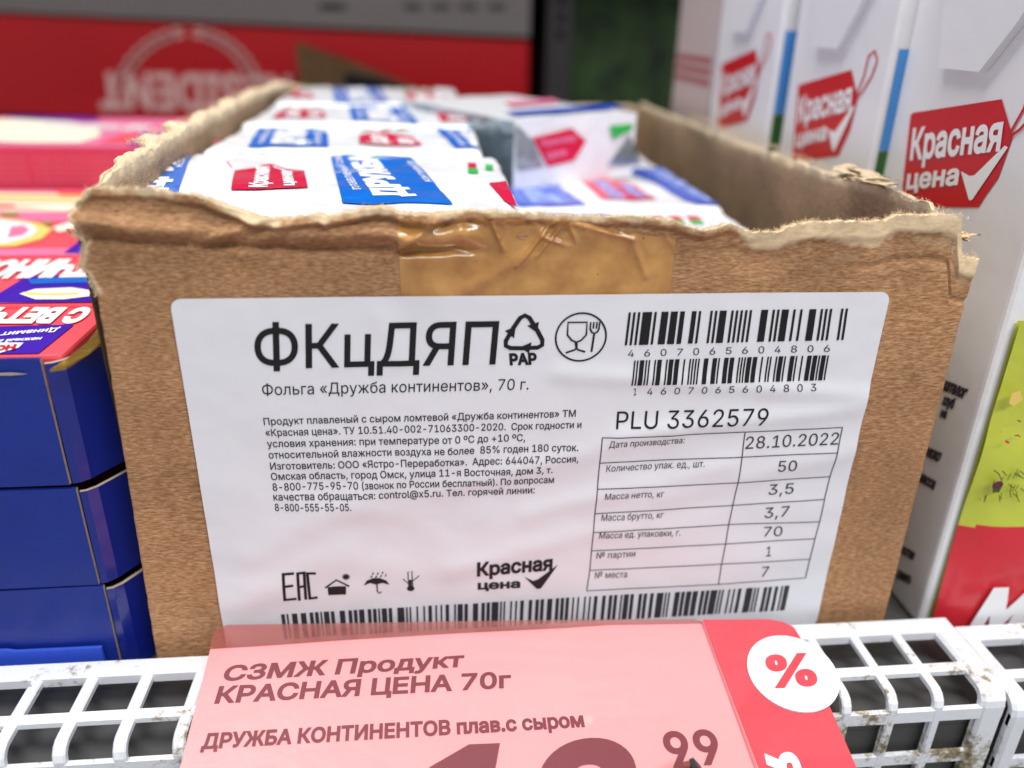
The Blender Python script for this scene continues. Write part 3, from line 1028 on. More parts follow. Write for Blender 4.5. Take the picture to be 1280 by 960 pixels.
# ------------------------------------------------------------------ cheese packs
GCH = 'foil wrapped cheese packs in the cardboard box'
def pack_disp(seed, amp=0.0006):
    return lambda a, b: amp * fbm(a * 45, b * 45, seed, 3) + 0.00075 * (0.3 - abs(fbm(a * 60 + b * 40, b * 26 - a * 12, seed + 4, 2)))
def make_pack(label_, x0, x1, y0, y1, z0, z1, rz=0.0, piv=None, top=M_WHITEP, seed=0.0, side=M_FOIL):
    cx, cy = (x0 + x1) / 2, (y0 + y1) / 2
    root = empty('cheese_pack', (cx, cy, z0), label_, 'cheese pack', GCH)
    hx, hy, hz = (x1 - x0) / 2, (y1 - y0) / 2, z1 - z0
    c, s = math.cos(rz), math.sin(rz)
    fr = Frame((cx, cy, z1), (c, s, 0), (-s, c, 0), pack_disp(seed))
    nu, nv, r = 76, 66, 0.0030
    fr.clip = (-hx + 0.0012, hx - 0.0012, -hy + 0.0012, hy - 0.0012)
    def edge(t, h):
        d = h - abs(t)
        return (r - math.sqrt(max(0, r * r - (r - d) ** 2))) if d < r else 0.0
    def fn(a, b):
        u = (a - 0.5) * 2; v = (b - 0.5) * 2
        u = math.copysign(1 - (1 - abs(u)) ** 1.5, u); v = math.copysign(1 - (1 - abs(v)) ** 1.5, v)
        x, y = u * hx, v * hy
        z = -min(r, edge(x, hx) + edge(y, hy))
        x += 0.0006 * fbm(y * 120, seed, 1) * (abs(u) > 0.9)
        y += 0.0006 * fbm(x * 120, seed, 2) * (abs(v) > 0.9)
        return fr.pt(x, y, z) - root.location
    vs, fs = grid_mesh(nu, nv, fn)
    mesh_obj('printed_wrapper', vs, fs, top, root, smooth=True)
    # body with folded foil ends below the printed face
    per = [i for i in range(nu + 1)] + [(nu + 1) * j + nu for j in range(1, nv + 1)] + [(nu + 1) * nv + i for i in range(nu - 1, -1, -1)] + [(nu + 1) * j for j in range(nv - 1, 0, -1)]
    bv, bf = [], []
    lay = 5
    for k in range(lay + 1):
        q = k / lay
        for m, ii in enumerate(per):
            p = vs[ii].copy()
            zz = p.z * (1 - q)
            out = Vector((p.x, p.y, 0)).normalized()
            p = Vector((p.x, p.y, 0)) + out * (0.0008 * fbm(m * 0.35, k * 0.9, seed + 2) * (q > 0))
            p.z = zz
            bv.append(p)
    n = len(per)
    for k in range(lay):
        for m in range(n):
            bf.append((k * n + m, (k + 1) * n + m, (k + 1) * n + (m + 1) % n, k * n + (m + 1) % n))
    mesh_obj('foil_wrapper', bv, bf, side, root, smooth=True)
    return root, fr

def pr(root, fr, name, mat, polys=(), texts=(), lift=0.00035, step=0.004):
    if len(polys) > 1 and not texts:
        for p in polys:
            pr(root, fr, name, mat, [p], (), lift, step)
        return
    a = Art(fr)
    for p in polys:
        a.polypx(p)
    for t in texts:
        a.text(*t[:4], **(t[4] if len(t) > 4 else {}))
    return a.build(name, mat, root, lift=lift, step=step)

ZP = 0.0155
# front pack of the left column
r1, f1 = make_pack('front cheese pack right behind the torn front edge, with red logo and blue lettered panel', -0.0905, -0.0035, 0.005, 0.0838, -0.004, ZP, seed=1.5)
pr(r1, f1, 'blue_panel', M_BLUEP, [[(412, 190), (513, 197), (566, 259), (428, 254)], [(150, 240), (150, 232), (205, 199), (246, 181), (222, 240)]])
for t_ in [('ДРУЖБА', (510, 251), (465, 195), (472, 251), dict(bold=0.05)),
                                          ('плавленый сыр', (452, 242), (424, 194), (438, 242)), ('континентов', (540, 232), (516, 204), (528, 231)),
                                          ('ДРУЖ', (198, 238), (226, 199), (162, 235), dict(bold=0.05)), ('контин', (228, 213), (240, 191), (217, 213))]:
    pr(r1, f1, 'panel_lettering', M_WHITE, texts=[t_], lift=0.0005)
LG = [(289, 238), (293, 212), (316, 210), (336, 206), (358, 211), (380, 213), (385, 237), (340, 239)]
pr(r1, f1, 'logo_panel', M_REDP, [LG, [(611, 230), (634, 227), (642, 246), (646, 258), (630, 250)]])
pr(r1, f1, 'logo_lettering', M_WHITE, texts=[('Красная', (334, 237), (336, 210), (312, 236), dict(bold=0.03)), ('цена', (368, 235), (364, 216), (352, 235), dict(bold=0.03))], lift=0.0005)
Art(f1).stroke([(342, 210), (358, 217), (382, 213)], 0.0008, px=True).build('logo_lettering', M_WHITE, r1, lift=0.00055, step=0.004)
Art(f1).stroke([(318, 209), (290, 209), (284, 204), (300, 201), (330, 204)], 0.0003, px=True).build('logo_string', M_REDP, r1, lift=0.0004, step=0.004)
sq = lambda x, y, w=9, h=5: [(x, y), (x + w, y), (x + w * 1.08, y + h), (x + w * 0.08 - 1, y + h)]
pr(r1, f1, 'green_flags', M_GREENP, [sq(296, 190), sq(324, 190), sq(344, 190), sq(468, 194.5, 8, 4), sq(482, 188, 11, 5), sq(585, 212, 12, 6), sq(607, 205, 9, 8), sq(627, 213, 11, 4)])
pr(r1, f1, 'red_flags', M_REDP, [sq(308, 186, 10, 4), sq(332, 186, 9, 4), sq(352, 186, 7, 4), sq(464, 189, 11, 4), sq(500, 189, 11, 5), sq(585, 205, 10, 6), sq(624, 204, 9, 9)])
def auto_print(root, fr, cx, hx, hy, X0, blue=M_BLUEP, red=M_REDP, white=M_WHITE, period=0.060):
    """the wrapper's repeating print: blue lettered panel, red price-tag logo, flags"""
    sh = -0.12
    for k in range(-3, 4):
        x = X0 - cx + k * period
        q = lambda u, v: (x + u + sh * v, v)
        inside = lambda u0, u1: x + u1 > -hx + 0.002 and x + u0 < hx - 0.002
        if inside(-0.012, 0.012):
            Art(fr).poly([q(-0.0115, -hy + 0.003), q(0.0115, -hy + 0.003), q(0.0115, hy - 0.004), q(-0.0115, hy - 0.004)]).build('blue_panel', blue, root, lift=0.00035, step=0.005)
            for body_, u, v0, v1, h in (('ДРУЖБА', 0.0040, -hy + 0.006, hy - 0.007, 0.0085), ('плавленый сыр', -0.0072, -hy + 0.008, hy - 0.009, 0.0022), ('континентов', 0.0094, -hy + 0.008, hy - 0.014, 0.0026)):
                Art(fr).text(body_, q(u, v0), q(u, v1), q(u - h, v0), bold=0.05 if h > 0.005 else 0.0, px=False).build('panel_lettering', white, root, lift=0.0005, step=None)
        if inside(0.018, 0.042):
            c = 0.030
            Art(fr).poly([q(c - 0.0095, -hy * 0.62), q(c + 0.0095, -hy * 0.62), q(c + 0.0085, hy * 0.1), q(c, hy * 0.42), q(c - 0.0085, hy * 0.2)]).build('logo_panel', red, root, lift=0.00035, step=0.005)
            Art(fr).text('Красная', q(c - 0.0005, -hy * 0.56), q(c - 0.0005, hy * 0.12), q(c - 0.0062, -hy * 0.56), bold=0.03, px=False).build('logo_lettering', white, root, lift=0.0005)
            Art(fr).text('цена', q(c + 0.0070, -hy * 0.54), q(c + 0.0070, -hy * 0.05), q(c + 0.0018, -hy * 0.54), bold=0.03, px=False).build('logo_lettering', white, root, lift=0.0005)
            for j in (-1, 0, 1):
                u = c + j * 0.0058
                Art(fr).poly([q(u - 0.0018, hy * 0.60), q(u + 0.0018, hy * 0.60), q(u + 0.0018, hy * 0.70), q(u - 0.0018, hy * 0.70)]).build('green_flag', M_GREENP, root, lift=0.00035)
                Art(fr).poly([q(u - 0.0018 + 0.0012, hy * 0.71), q(u + 0.0030, hy * 0.71), q(u + 0.0030, hy * 0.81), q(u - 0.0006, hy * 0.81)]).build('red_flag', M_REDP, root, lift=0.00035)
for lb, xa, xb, ya, yb, z1, sd, ph in (('second cheese pack of the left row, its blue panel touching the front pack', -0.0885, -0.0075, 0.0845, 0.1370, ZP + 0.0012, 3.5, -0.0670),
                                       ('third cheese pack of the left row with blurred red and blue print', -0.0880, -0.0085, 0.1380, 0.1980, ZP + 0.0024, 5.5, -0.0420),
                                       ('rearmost cheese pack of the left row, low and blurred against the red carton', -0.0885, -0.0100, 0.1990, 0.2860, ZP + 0.0034, 7.5, -0.0560)):
    rq, fq = make_pack(lb, xa, xb, ya, yb, -0.004, z1, seed=sd)
    auto_print(rq, fq, (xa + xb) / 2, (xb - xa) / 2, (yb - ya) / 2, ph)
# lower packs of the right column
ZL = -0.004
r5, f5 = make_pack('low cheese pack in the right column nearest the front edge', 0.0005, 0.0730, 0.006, 0.0980, -0.022, ZL, seed=9.5)
r6, f6 = make_pack('low cheese pack in the right column beside the bare inner wall', 0.0005, 0.0735, 0.1000, 0.1780, -0.022, ZL + 0.0006, seed=12.5)
r7, f7 = make_pack('low cheese pack hidden under the tilted block at the back right', 0.0005, 0.0740, 0.1800, 0.2860, -0.022, ZL + 0.0003, seed=15.5)

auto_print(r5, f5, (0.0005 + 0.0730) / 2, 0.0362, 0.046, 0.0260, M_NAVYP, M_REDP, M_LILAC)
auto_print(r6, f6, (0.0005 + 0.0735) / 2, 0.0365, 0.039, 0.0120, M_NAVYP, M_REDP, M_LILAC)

# tilted cheese block lying on the low packs, showing printed front and silver foil end
FB = Frame((0, 0, 0.0205), (1, 0, 0), (0, 1, 0))
c0 = Vector(FB.px(643, 151)); c1 = Vector(FB.px(796, 142))
ax = (c1 - c0).normalized(); ay = Vector((-ax.y, ax.x))
bl = empty('cheese_block', (c0.x, c0.y, ZL + 0.001), 'tall foil cheese block lying across the right row, red logo on its front face', 'cheese block')
Wb = (c1 - c0).length; Db = 0.085; Hb = 0.0205 - (ZL + 0.001)
bm = bmesh.new()
P3 = lambda u, v, z: Vector((ax.x * u + ay.x * v, ax.y * u + ay.y * v, z))
def slab(bm, u0, u1, v0, v1, z0, z1, nseg=10):
    b2 = box_bm(u0, u1, v0, v1, z0, z1)
    bmesh.ops.subdivide_edges(b2, edges=b2.edges[:], cuts=nseg, use_grid_fill=True)
    for v in b2.verts:
        x, y, z = v.co
        n_ = 0.0006 * fbm(x * 70, y * 70, z * 70)
        v.co = P3(x + n_, y + n_, z + n_ * 0.6)
    me_ = bpy.data.meshes.new('tmp')
    b2.to_mesh(me_); b2.free()
    bm.from_mesh(me_)
    bpy.data.meshes.remove(me_)
slab(bm, 0, Wb, 0, Db, 0, Hb)
bm.normal_update()
for f in bm.faces:
    n_ = f.normal
    f.material_index = 1 if (abs(n_.dot(Vector((ax.x, ax.y, 0)))) > 0.7) else 0
bm_obj('foil_wrapper', bm, [M_WHITEP, M_FOIL], bl, smooth=False)
bo = bl.location
FF = Frame((c0.x, c0.y, bo.z), (ax.x, ax.y, 0), (0, 0, 1))
FT = Frame((c0.x, c0.y, 0.0205), (ax.x, ax.y, 0), (ay.x, ay.y, 0))
pr(bl, FF, 'logo_panel', M_REDP, [[(664, 172), (713, 160), (731, 176), (716, 200), (683, 208)]], lift=0.0009)
pr(bl, FF, 'logo_lettering', M_PINK, texts=[('Красная', (676, 182), (718, 175), (674, 174), dict(bold=0.03)), ('цена', (682, 198), (706, 193), (680, 189), dict(bold=0.03))], lift=0.0011)
pr(bl, FF, 'green_flags', M_GREENP, [[(760, 157), (790, 154), (788, 162), (764, 174)]], lift=0.0009)
pr(bl, FF, 'foil_fold', M_FOIL, [[(643, 155), (664, 174), (678, 208), (645, 212)], [(757, 207), (786, 168), (800, 205)]], lift=0.0008)
pr(bl, FT, 'blue_panel', M_NAVYP, [[(630, 143), (648, 147), (785, 137), (762, 133)]], lift=0.0009)
pr(bl, FT, 'pale_lettering', M_PINK, [[(630, 130), (690, 126), (700, 130), (640, 134)]], lift=0.0009)

# ------------------------------------------------------------------ milk cartons
GM = 'white milk cartons standing in a row'
MX, MY, MW, MD = 0.106, 0.0025, 0.0645, 0.070      # near edge of the nearest carton, depth along the row, width
ZM1 = 0.075
def make_carton(label_):
    root = empty('milk_carton', (MX, MY, FLOOR), label_, 'milk carton', GM)
    o = root.location
    bm = box_bm(0, MD, 0, MW, 0, ZM1 - FLOOR, 0.0016, 3)
    bm_obj('carton_body', bm, M_CARTON, root, smooth=False)
    f = Frame((MX, MY + MW, 0), (0, -1, 0), (0, 0, 1))    # face towards the cardboard box; u runs towards the buyer
    pr(root, f, 'logo_panel', M_RED, [[(1126, 259), (1224, 259), (1232, 246), (1249, 222), (1267, 171), (1253, 124), (1250, 124.5), (1142, 141), (1139, 144)]], lift=0.0002)
    pr(root, f, 'logo_lettering', M_WHITE, texts=[('Красная', (1139, 199), (1252, 187), (1143, 162), dict(bold=0.025)),
                                              ('цена', (1134, 236), (1199, 230), (1137, 213), dict(bold=0.025))], lift=0.0004)
    Art(f).polypx([(1203, 214), (1214, 220), (1220, 219), (1258, 182), (1262, 184), (1217, 250), (1213, 250)]).build('logo_tick', M_WHITE, root, lift=0.0004)
    Art(f).stroke([(1262, 172), (1276, 162), (1298, 138), (1312, 112), (1306, 96), (1292, 104), (1281, 136), (1264, 166)], 0.0007, px=True).build('logo_string', M_RED, root, lift=0.0003)
    # side print, fine dark words lower down near the far edge
    a = Art(f)
    for s_, A, B, T in (('каталог', (1178, 486), (1206, 498), (1184, 473)), ('клуб', (1178, 505), (1192, 511), (1182, 493)), ('на', (1175, 520), (1183, 523), (1178, 510)),
                        ('молоко', (1150, 566), (1174, 577), (1156, 554)), ('масса', (1148, 600), (1168, 612), (1152, 588)),
                        ('состав', (1126, 690), (1142, 700), (1130, 680)), ('хранить', (1120, 720), (1138, 730), (1124, 710))):
        a.text(s_, A, B, T, bold=0.05)
    a.build('small_print', M_INK2, root, lift=0.0002)
    # folded ear at the top of the side
    pts = [(-0.0, 0.0), (0.0, 0.0)]
    e = [(0.0200, 0.0431), (0.0365, 0.0431), (0.0450, 0.0530), (0.0600, 0.0745), (0.0120, 0.0745)]
    ve = [f.pt(x, y, 0.0001) - o for x, y in e] + [f.pt(x, y, 0.0022) - o for x, y in e]
    n = len(e)
    fe = [tuple(range(n))[::-1], tuple(range(n, 2 * n))] + [(i, (i + 1) % n, n + (i + 1) % n, n + i) for i in range(n)]
    mesh_obj('folded_ear', ve, fe, [M_CARTON, M_CARTON_EDGE], root, midx=[0, 0] + [0, 0, 0, 0, 1])
    # front picture seen as a strip beside the next carton
    fy = Frame((MX, MY, 0), (1, 0, 0), (0, 0, 1))
    Art(fy).poly([(0.0018, 0.018), (MD - 0.002, 0.018), (MD - 0.002, 0.044), (0.0018, 0.044)]).build('sky_picture', M_SKY, root, lift=0.0002)
    Art(fy).poly([(0.0018, -0.03), (MD - 0.002, -0.03), (MD - 0.002, 0.0178), (0.0018, 0.0178)]).build('grass_picture', M_GRASS, root, lift=0.0002)
    return root
def copy_tree(o, parent=None):
    c = o.copy()
    COL.objects.link(c)
    c.parent = parent
    for ch in o.children:
        copy_tree(ch, c)
    return c
mc = make_carton('nearest milk carton with the largest red logo, right of the cardboard box')
# the nearest carton's own front shows no picture strip (it is plain board in the photo)
for ch in list(mc.children):
    pass
for (x, y, sz, lb) in ((0.1015, 0.0660, 1.020, 'middle milk carton whose red logo has a string loop above it'),
                       (0.0975, 0.1340, 1.045, 'third milk carton with a small blurred red logo'),
                       ):
    c = copy_tree(mc)
    c.location = (x, y, FLOOR)
    c.scale = (1, 1, sz)
    c['label'] = lb
for ch in list(mc.children):
    if ch.name.startswith(('sky_picture', 'grass_picture')):
        bpy.data.objects.remove(ch)
# farthest one: greyish pack with faded red bands
g = empty('juice_carton', (0.0985, 0.2030, FLOOR), 'farthest pale grey carton with faded red stripes at the end of the carton row', 'carton')
bm_obj('carton_body', box_bm(0, 0.06, 0, 0.06, 0, 0.2, 0.0015, 2), plain('greyish_carton_board', srgb(196, 180, 180), 0.5, 0.4), g)
fg = Frame((0.0985, 0.263, 0), (0, -1, 0), (0, 0, 1))
M_FADE = plain('faded_red_band', srgb(176, 96, 104), 0.5, 0.4)
for z in (0.036, 0.0315, 0.027):
    Art(fg).poly([(0.003, z), (0.057, z), (0.057, z + 0.0026), (0.003, z + 0.0026)]).build('red_band', M_FADE, g, lift=0.0002)
fh = Frame((0.0985, 0.203, 0), (1, 0, 0), (0, 0, 1))
for z in (0.036, 0.0315, 0.027):
    Art(fh).poly([(0.003, z), (0.057, z), (0.057, z + 0.0026), (0.003, z + 0.0026)]).build('red_band', M_FADE, g, lift=0.0002)

# ------------------------------------------------------------------ lime and red bag at the right
bag = empty('snack_bag', (0.150, -0.001, FLOOR), 'lime green and red film bag with white italic letter, right of the nearest milk carton', 'bag')
bgo = bag.location
def bag_h(a, b):
    return 0.0012 * fbm(a * 30, b * 26, 4.4, 3)
FG = Frame((0, -0.0022, 0), (1, 0, 0), (0, 0, 1), bag_h)
def bagside(z):
    return lerp_list([(-0.112, 0.1085), (0.03, 0.1095)], z)
FG.clip = (0.1088, 0.196, FLOOR + 0.002, -0.0086)
def curve_z(x):
    return FG.px(1190, 662)[1] - 6.0 * (x - 0.128) ** 2 * 0 + 0.0003 * math.sin(x * 90) - 0.9 * (x - 0.1115) * 0.05
zc = FG.px(1220, 665)[1]
vs, fs = grid_mesh(50, 90, lambda a, b: FG.pt(0.1082 + a * 0.09, FLOOR + 0.0005 + b * 0.088, -0.003 * (abs(a - 0.5) * 2) ** 6) - bgo)
mid = []
for q in fs:
    v = sum((vs[i] for i in q), Vector()) / 4 + bgo
    mid.append(1 if v.z < zc + 0.0016 * math.cos((v.x - 0.118) * 60) - 0.0012 else 0)
mesh_obj('bag_front', vs, fs, [M_LIME, M_BAGRED], bag, smooth=True, midx=mid)
vb, fb = grid_mesh(12, 12, lambda a, b: Vector((0.1082 + a * 0.09, 0.0017, FLOOR + 0.0005 + b * 0.088)) - bgo)
mesh_obj('bag_back', vb, [f[::-1] for f in fb], M_LIME, bag, smooth=True)
pr(bag, FG, 'white_lettering', M_WHITE, texts=[('МА', (1210, 781), (1330, 777), (1222, 737), dict(bold=0.05, shear=0.25))], lift=0.0004, step=0.003)
a = Art(FG)
cb = FG.px(1246, 605)
a.poly([(cb[0] + x, cb[1] + y) for x, y in arc(0, 0, 0.0014, 0.0011, 0, 340, 14)])
Art(FG).poly([(cb[0] - 0.0012, cb[1] - 0.0006), (cb[0] + 0.0014, cb[1] - 0.0005), (cb[0] + 0.0011, cb[1] - 0.0022), (cb[0] - 0.0006, cb[1] - 0.0024)]).build('leaf_print', M_LEAF, bag, lift=0.0003)
Art(FG).polypx([(1262, 492), (1275, 488), (1279, 500), (1268, 508), (1258, 502)]).build('flower_print', M_YELLOW, bag, lift=0.0003)
a.build('berry_print', M_PLUM, bag, lift=0.0004, step=0.003)
a = Art(FG); b2 = Art(FG); c2 = Art(FG)
rg = random.Random(4)
for _ in range(26):
    x, y = rg.uniform(1210, 1276), rg.uniform(470, 560)
    t = rg.uniform(-0.6, 0.6)
    (a if rg.random() < 0.7 else c2).stroke([(x, y), (x + 6 * math.cos(t), y + 6 * math.sin(t))], rg.uniform(0.0002, 0.0006), px=True)
for _ in range(34):
    x, y = rg.uniform(1198, 1278), rg.uniform(585, 622)
    t = rg.uniform(0.6, 2.2)
    b2.stroke([(x, y), (x + 9 * math.cos(t), y + 9 * math.sin(t))], 0.00025, px=True)
a.build('twig_print', M_TWIG, bag, lift=0.0004, step=0.003)
c2.build('seed_print', M_BAGRED, bag, lift=0.0004, step=0.003)
b2.build('stem_print', M_LEAF, bag, lift=0.0004, step=0.003)

# ------------------------------------------------------------------ blue trays at the left
GT = 'dark blue card trays stacked at the left'
def tray(label_, zt, h, dx, lip=False, mat=M_BLUEBOX):
    root = empty('blue_tray', (-0.2 + dx, 0, zt - h), label_, 'tray', GT)
    o = root.location
    X1 = -0.1025 + dx
    th = 0.0009
    # front panel with a slightly wavy top edge
    def fr_(a, b):
        x = -0.26 + (X1 + 0.26) * a
        z = zt - h + h * b + (0.0002 * fbm(x * 90, zt * 50) if b > 0.9 else 0)
        return Vector((x, -0.0003 * fbm(x * 25, z * 25, zt), z)) - o
    vs, fs = grid_mesh(60, 12, fr_)
    k = len(vs)
    vs2 = [v + Vector((0, th, 0)) for v in vs]
    fs2 = [tuple(i + k for i in f[::-1]) for f in fs]
    nu = 60; nv = 12
    rim = [(nv * (nu + 1) + i, nv * (nu + 1) + i + 1, k + nv * (nu + 1) + i + 1, k + nv * (nu + 1) + i) for i in range(nu)]
    rim += [((nu + 1) * j + nu, k + (nu + 1) * j + nu, k + (nu + 1) * (j + 1) + nu, (nu + 1) * (j + 1) + nu) for j in range(nv)]
    mesh_obj('front_panel', vs + vs2, fs + fs2 + rim, [mat, M_BOARDEDGE], root, midx=[0] * (len(fs) * 2) + [0] * nu + [1] * nv)
    # side: turns the corner diagonally, then runs back along the cardboard box
    prof = [(X1 + 0.0004, 0.0006), (X1 + 0.0018, 0.0010), (X1 + 0.0036, 0.0026), (X1 + 0.0084, 0.0104), (X1 + 0.0090, 0.0125), (X1 + 0.0082, 0.05), (X1 + 0.006, 0.26)]
    out = [Vector((x, y, 0)) for x, y in prof]
    zs = (zt - h, zt - 0.0012)
    inn = []
    for i, p in enumerate(out):
        d = (out[min(i + 1, len(out) - 1)] - out[max(i - 1, 0)]).normalized()
        inn.append(p + Vector((-d.y, d.x, 0)) * th)
    sv = []
    for z in zs:
        sv += [Vector((p.x, p.y, z)) - o for p in out] + [Vector((p.x, p.y, z)) - o for p in inn]
    n = len(out)
    sf, mi = [], []
    for i in range(n - 1):
        sf.append((i, i + 1, 2 * n + i + 1, 2 * n + i)); mi.append(0)
        sf.append((n + i + 1, n + i, 3 * n + i, 3 * n + i + 1)); mi.append(1)
        sf.append((2 * n + i, 2 * n + i + 1, 3 * n + i + 1, 3 * n + i)); mi.append(2)
    mesh_obj('side_panel', sv, sf, [M_BLUESHINY, M_GOLD, M_BOARDEDGE], root, midx=mi)
    bm_obj('tray_floor', box_bm(-0.06, X1 + 0.2 - 0.001 - dx, 0.001, 0.26, 0.0002, 0.001), M_GOLD, root)
    return root
t1 = tray('topmost dark blue card tray, holding pink cheese packs and gold lined', -0.0125, 0.0295, 0.0)
FS = Frame((0, -0.0004, 0), (1, 0, 0), (0, 0, 1))
for pl in ([(-10, 466), (14, 465), (36, 467), (14, 469), (-10, 469)],):
    Art(FS).polypx(pl).build('worn_slit', M_BOARDEDGE, t1, lift=0.0002)
gf = Frame((0, 0, -0.0118), (1, 0, 0), (0, 1, 0))
gpx = gf.pxs([(62, 462), (84, 450), (108, 426), (132, 398), (134, 422), (110, 441), (82, 459)])
n = len(gpx)
gv = [gf.pt(x, y, 0.0004 * math.sin(i * 2.1)) - t1.location for i, (x, y) in enumerate(gpx)] + [gf.pt(x, y, -0.0005) - t1.location for x, y in gpx]
mesh_obj('gold_foil_edge', gv, [tuple(range(n))[::-1], tuple(range(n, 2 * n))] + [(i, (i + 1) % n, n + (i + 1) % n, n + i) for i in range(n)], M_GOLD, t1)
tray('second dark blue card tray from the top of the left stack', -0.0430, 0.0260, 0.0010)
tray('lowest dark blue card tray, just above the bright blue strip', -0.0696, 0.0262, 0.0018)
lip = empty('blue_card_strip', (-0.15, -0.0022, FLOOR + 0.001), 'bright blue card lip standing in front of the lowest dark tray behind the wire grid', 'card strip')
def lipf(a, b):
    x = -0.26 + (-0.1035 + 0.26) * a
    return Vector((x, -0.0016, FLOOR + 0.0006 + (0.0095 + (0.0005 if 0.62 < a < 0.87 else 0)) * b)) - lip.location
vs, fs = grid_mesh(80, 2, lipf)
o = mesh_obj('card_face', vs, fs, M_BLUELIP, lip)
md = o.modifiers.new('thickness', 'SOLIDIFY'); md.thickness = 0.0008

# printed cheese packs, shingled in the top tray
GP = 'pink and violet cheese slice packs in the top blue tray'
def slice_pack(label_, y0, y1, z, x1=-0.0955, x0=-0.25, h=0.012, mat=M_CORAL, tilt=0.0):
    root = empty('slice_pack', (x0, y0, z - h), label_, 'cheese slice pack', GP)
    bm = box_bm(0, x1 - x0, 0, y1 - y0, 0, h, 0.0008, 2)
    for v in bm.verts:
        v.co.z += tilt * v.co.y
    bm_obj('card_sleeve', bm, mat, root)
    fr = Frame((x0, y0, z), (1, 0, 0), (0, 1, tilt))
    fr.clip = (0.0006, x1 - x0 - 0.0006, 0.0006, y1 - y0 - 0.0006)
    return root, fr
def pk(root, fr, name, mat, polys=(), texts=(), lift=0.0003):
    return pr(root, fr, name, mat, polys, texts, lift, None)
sA, fA = slice_pack('pink pack in the top tray nearest the front, upside down white words on it', 0.0030, 0.0335, -0.0128, mat=M_CORAL, x1=-0.0995)
pk(sA, fA, 'violet_panel', M_PURPLE, [[(-60, 411), (93, 407), (40, 450), (-60, 452)]])
pk(sA, fA, 'title_lettering', M_WHITE, texts=[('С ВЕТЧИНОЙ', (116, 388), (-110, 388), (104, 405), dict(bold=0.05, shear=0.2))], lift=0.0005)
pk(sA, fA, 'fine_lettering', M_WHITE, texts=[('Динамит', (76, 412), (4, 418), (72, 417), dict(bold=0.02)), ('нежный и', (54, 424), (0, 427), (50, 428), dict(bold=0.02))], lift=0.0005)
pk(sA, fA, 'oval_badge', M_WHITE, [[(30, 431), (24, 437), (-4, 445), (-30, 447), (-40, 440), (-30, 434), (0, 431)]], lift=0.0005)
pk(sA, fA, 'badge_lettering', M_RED, texts=[('НО', (22, 434), (-4, 436), (19, 440), dict(bold=0.04))], lift=0.0007)
sB, fB = slice_pack('second pink pack in the top tray with a white lens shape on violet', 0.0340, 0.0735, -0.0122, mat=M_CORAL, x1=-0.0955)
pk(sB, fB, 'pink_band', M_PINK, [[(-60, 374), (120, 372), (122, 383), (-60, 385)]])
pk(sB, fB, 'violet_panel', M_PURPLE, [[(34, 347), (122, 345), (124, 380), (-60, 380), (-60, 372), (0, 368)]], lift=0.0004)
pk(sB, fB, 'title_lettering', M_WHITE, texts=[('С ВЕТЧИНОЙ', (200, 326), (-30, 330), (192, 345), dict(bold=0.05, shear=0.2))], lift=0.0006)
pk(sB, fB, 'blue_wave', M_BLUEP, [[(36, 352), (60, 350), (118, 349), (118, 356), (60, 357), (40, 358)]], lift=0.0006)
pk(sB, fB, 'lens_shape', M_CREAM, [[(25, 370), (45, 364), (90, 362), (116, 366), (112, 373), (80, 377), (45, 377)]], lift=0.0006)
pk(sB, fB, 'lens_rim', M_YELLOW, [[(30, 368), (60, 370), (100, 369), (96, 371), (60, 372), (34, 371)]], lift=0.0007)
sC, fC = slice_pack('third pink pack in the top tray with a big white cheese disc', 0.0742, 0.1340, -0.0116, mat=M_CORAL, x1=-0.0945)
pk(sC, fC, 'pink_band', M_PINK, [[(-60, 313), (104, 311), (106, 323), (-60, 325)], [(-60, 262), (100, 268), (100, 278), (-60, 276)]])
pk(sC, fC, 'disc_crust', M_YELLOW, [[(-60, 276), (0, 274), (48, 280), (66, 288), (52, 300), (20, 309), (-60, 314)]], lift=0.0004)
pk(sC, fC, 'cheese_disc', M_WHITE, [[(-60, 278), (0, 277), (38, 282), (48, 290), (38, 298), (10, 306), (-60, 311)]], lift=0.0006)
pk(sC, fC, 'violet_panel', M_PURPLE, [[(80, 318), (104, 299), (106, 318)]], lift=0.0005)
pk(sC, fC, 'pale_streak', M_CREAM, [[(66, 286), (98, 276), (98, 286), (74, 292)]], lift=0.0005)
sD, fD = slice_pack('pack at the back of the top tray with cream and yellow bands', 0.1347, 0.1670, -0.0110, mat=M_CREAM, x1=-0.0965)
pk(sD, fD, 'pink_band', M_PINK, [[(-60, 256), (110, 262), (110, 270), (-60, 266)], [(-60, 232), (110, 236), (110, 243), (-60, 240)]])
pk(sD, fD, 'yellow_band', M_YELLOW, [[(-60, 243), (110, 246), (110, 249), (-60, 247)], [(-60, 250), (110, 253), (110, 255), (-60, 252)]], lift=0.0004)
# taller crimson pack behind, with printed top
sE, fE = slice_pack('taller crimson pack behind the top tray with white cheese discs on its lid', 0.1690, 0.2660, 0.0045, mat=M_CRIMSON, x1=-0.1005, x0=-0.36, h=0.030)
Art(fE).poly([(0.002, 0.001), (0.2585, 0.001), (0.2585, 0.096), (0.002, 0.096)]).build('pink_lid', M_PINK, sE, lift=0.0003)
pk(sE, fE, 'cheese_disc', M_CREAM, [[(-60, 152), (20, 150), (90, 154), (124, 164), (126, 172), (100, 180), (30, 180), (-60, 176)]], lift=0.0006)
pk(sE, fE, 'coral_patch', M_CORAL, [[(124, 181), (150, 170), (185, 168), (170, 180)]], lift=0.0006)
pk(sE, fE, 'violet_panel', M_PURPLE, [[(160, 183), (178, 170), (205, 168), (205, 178)], [(14, 150), (14, 145), (120, 149), (126, 153)]], lift=0.0007)

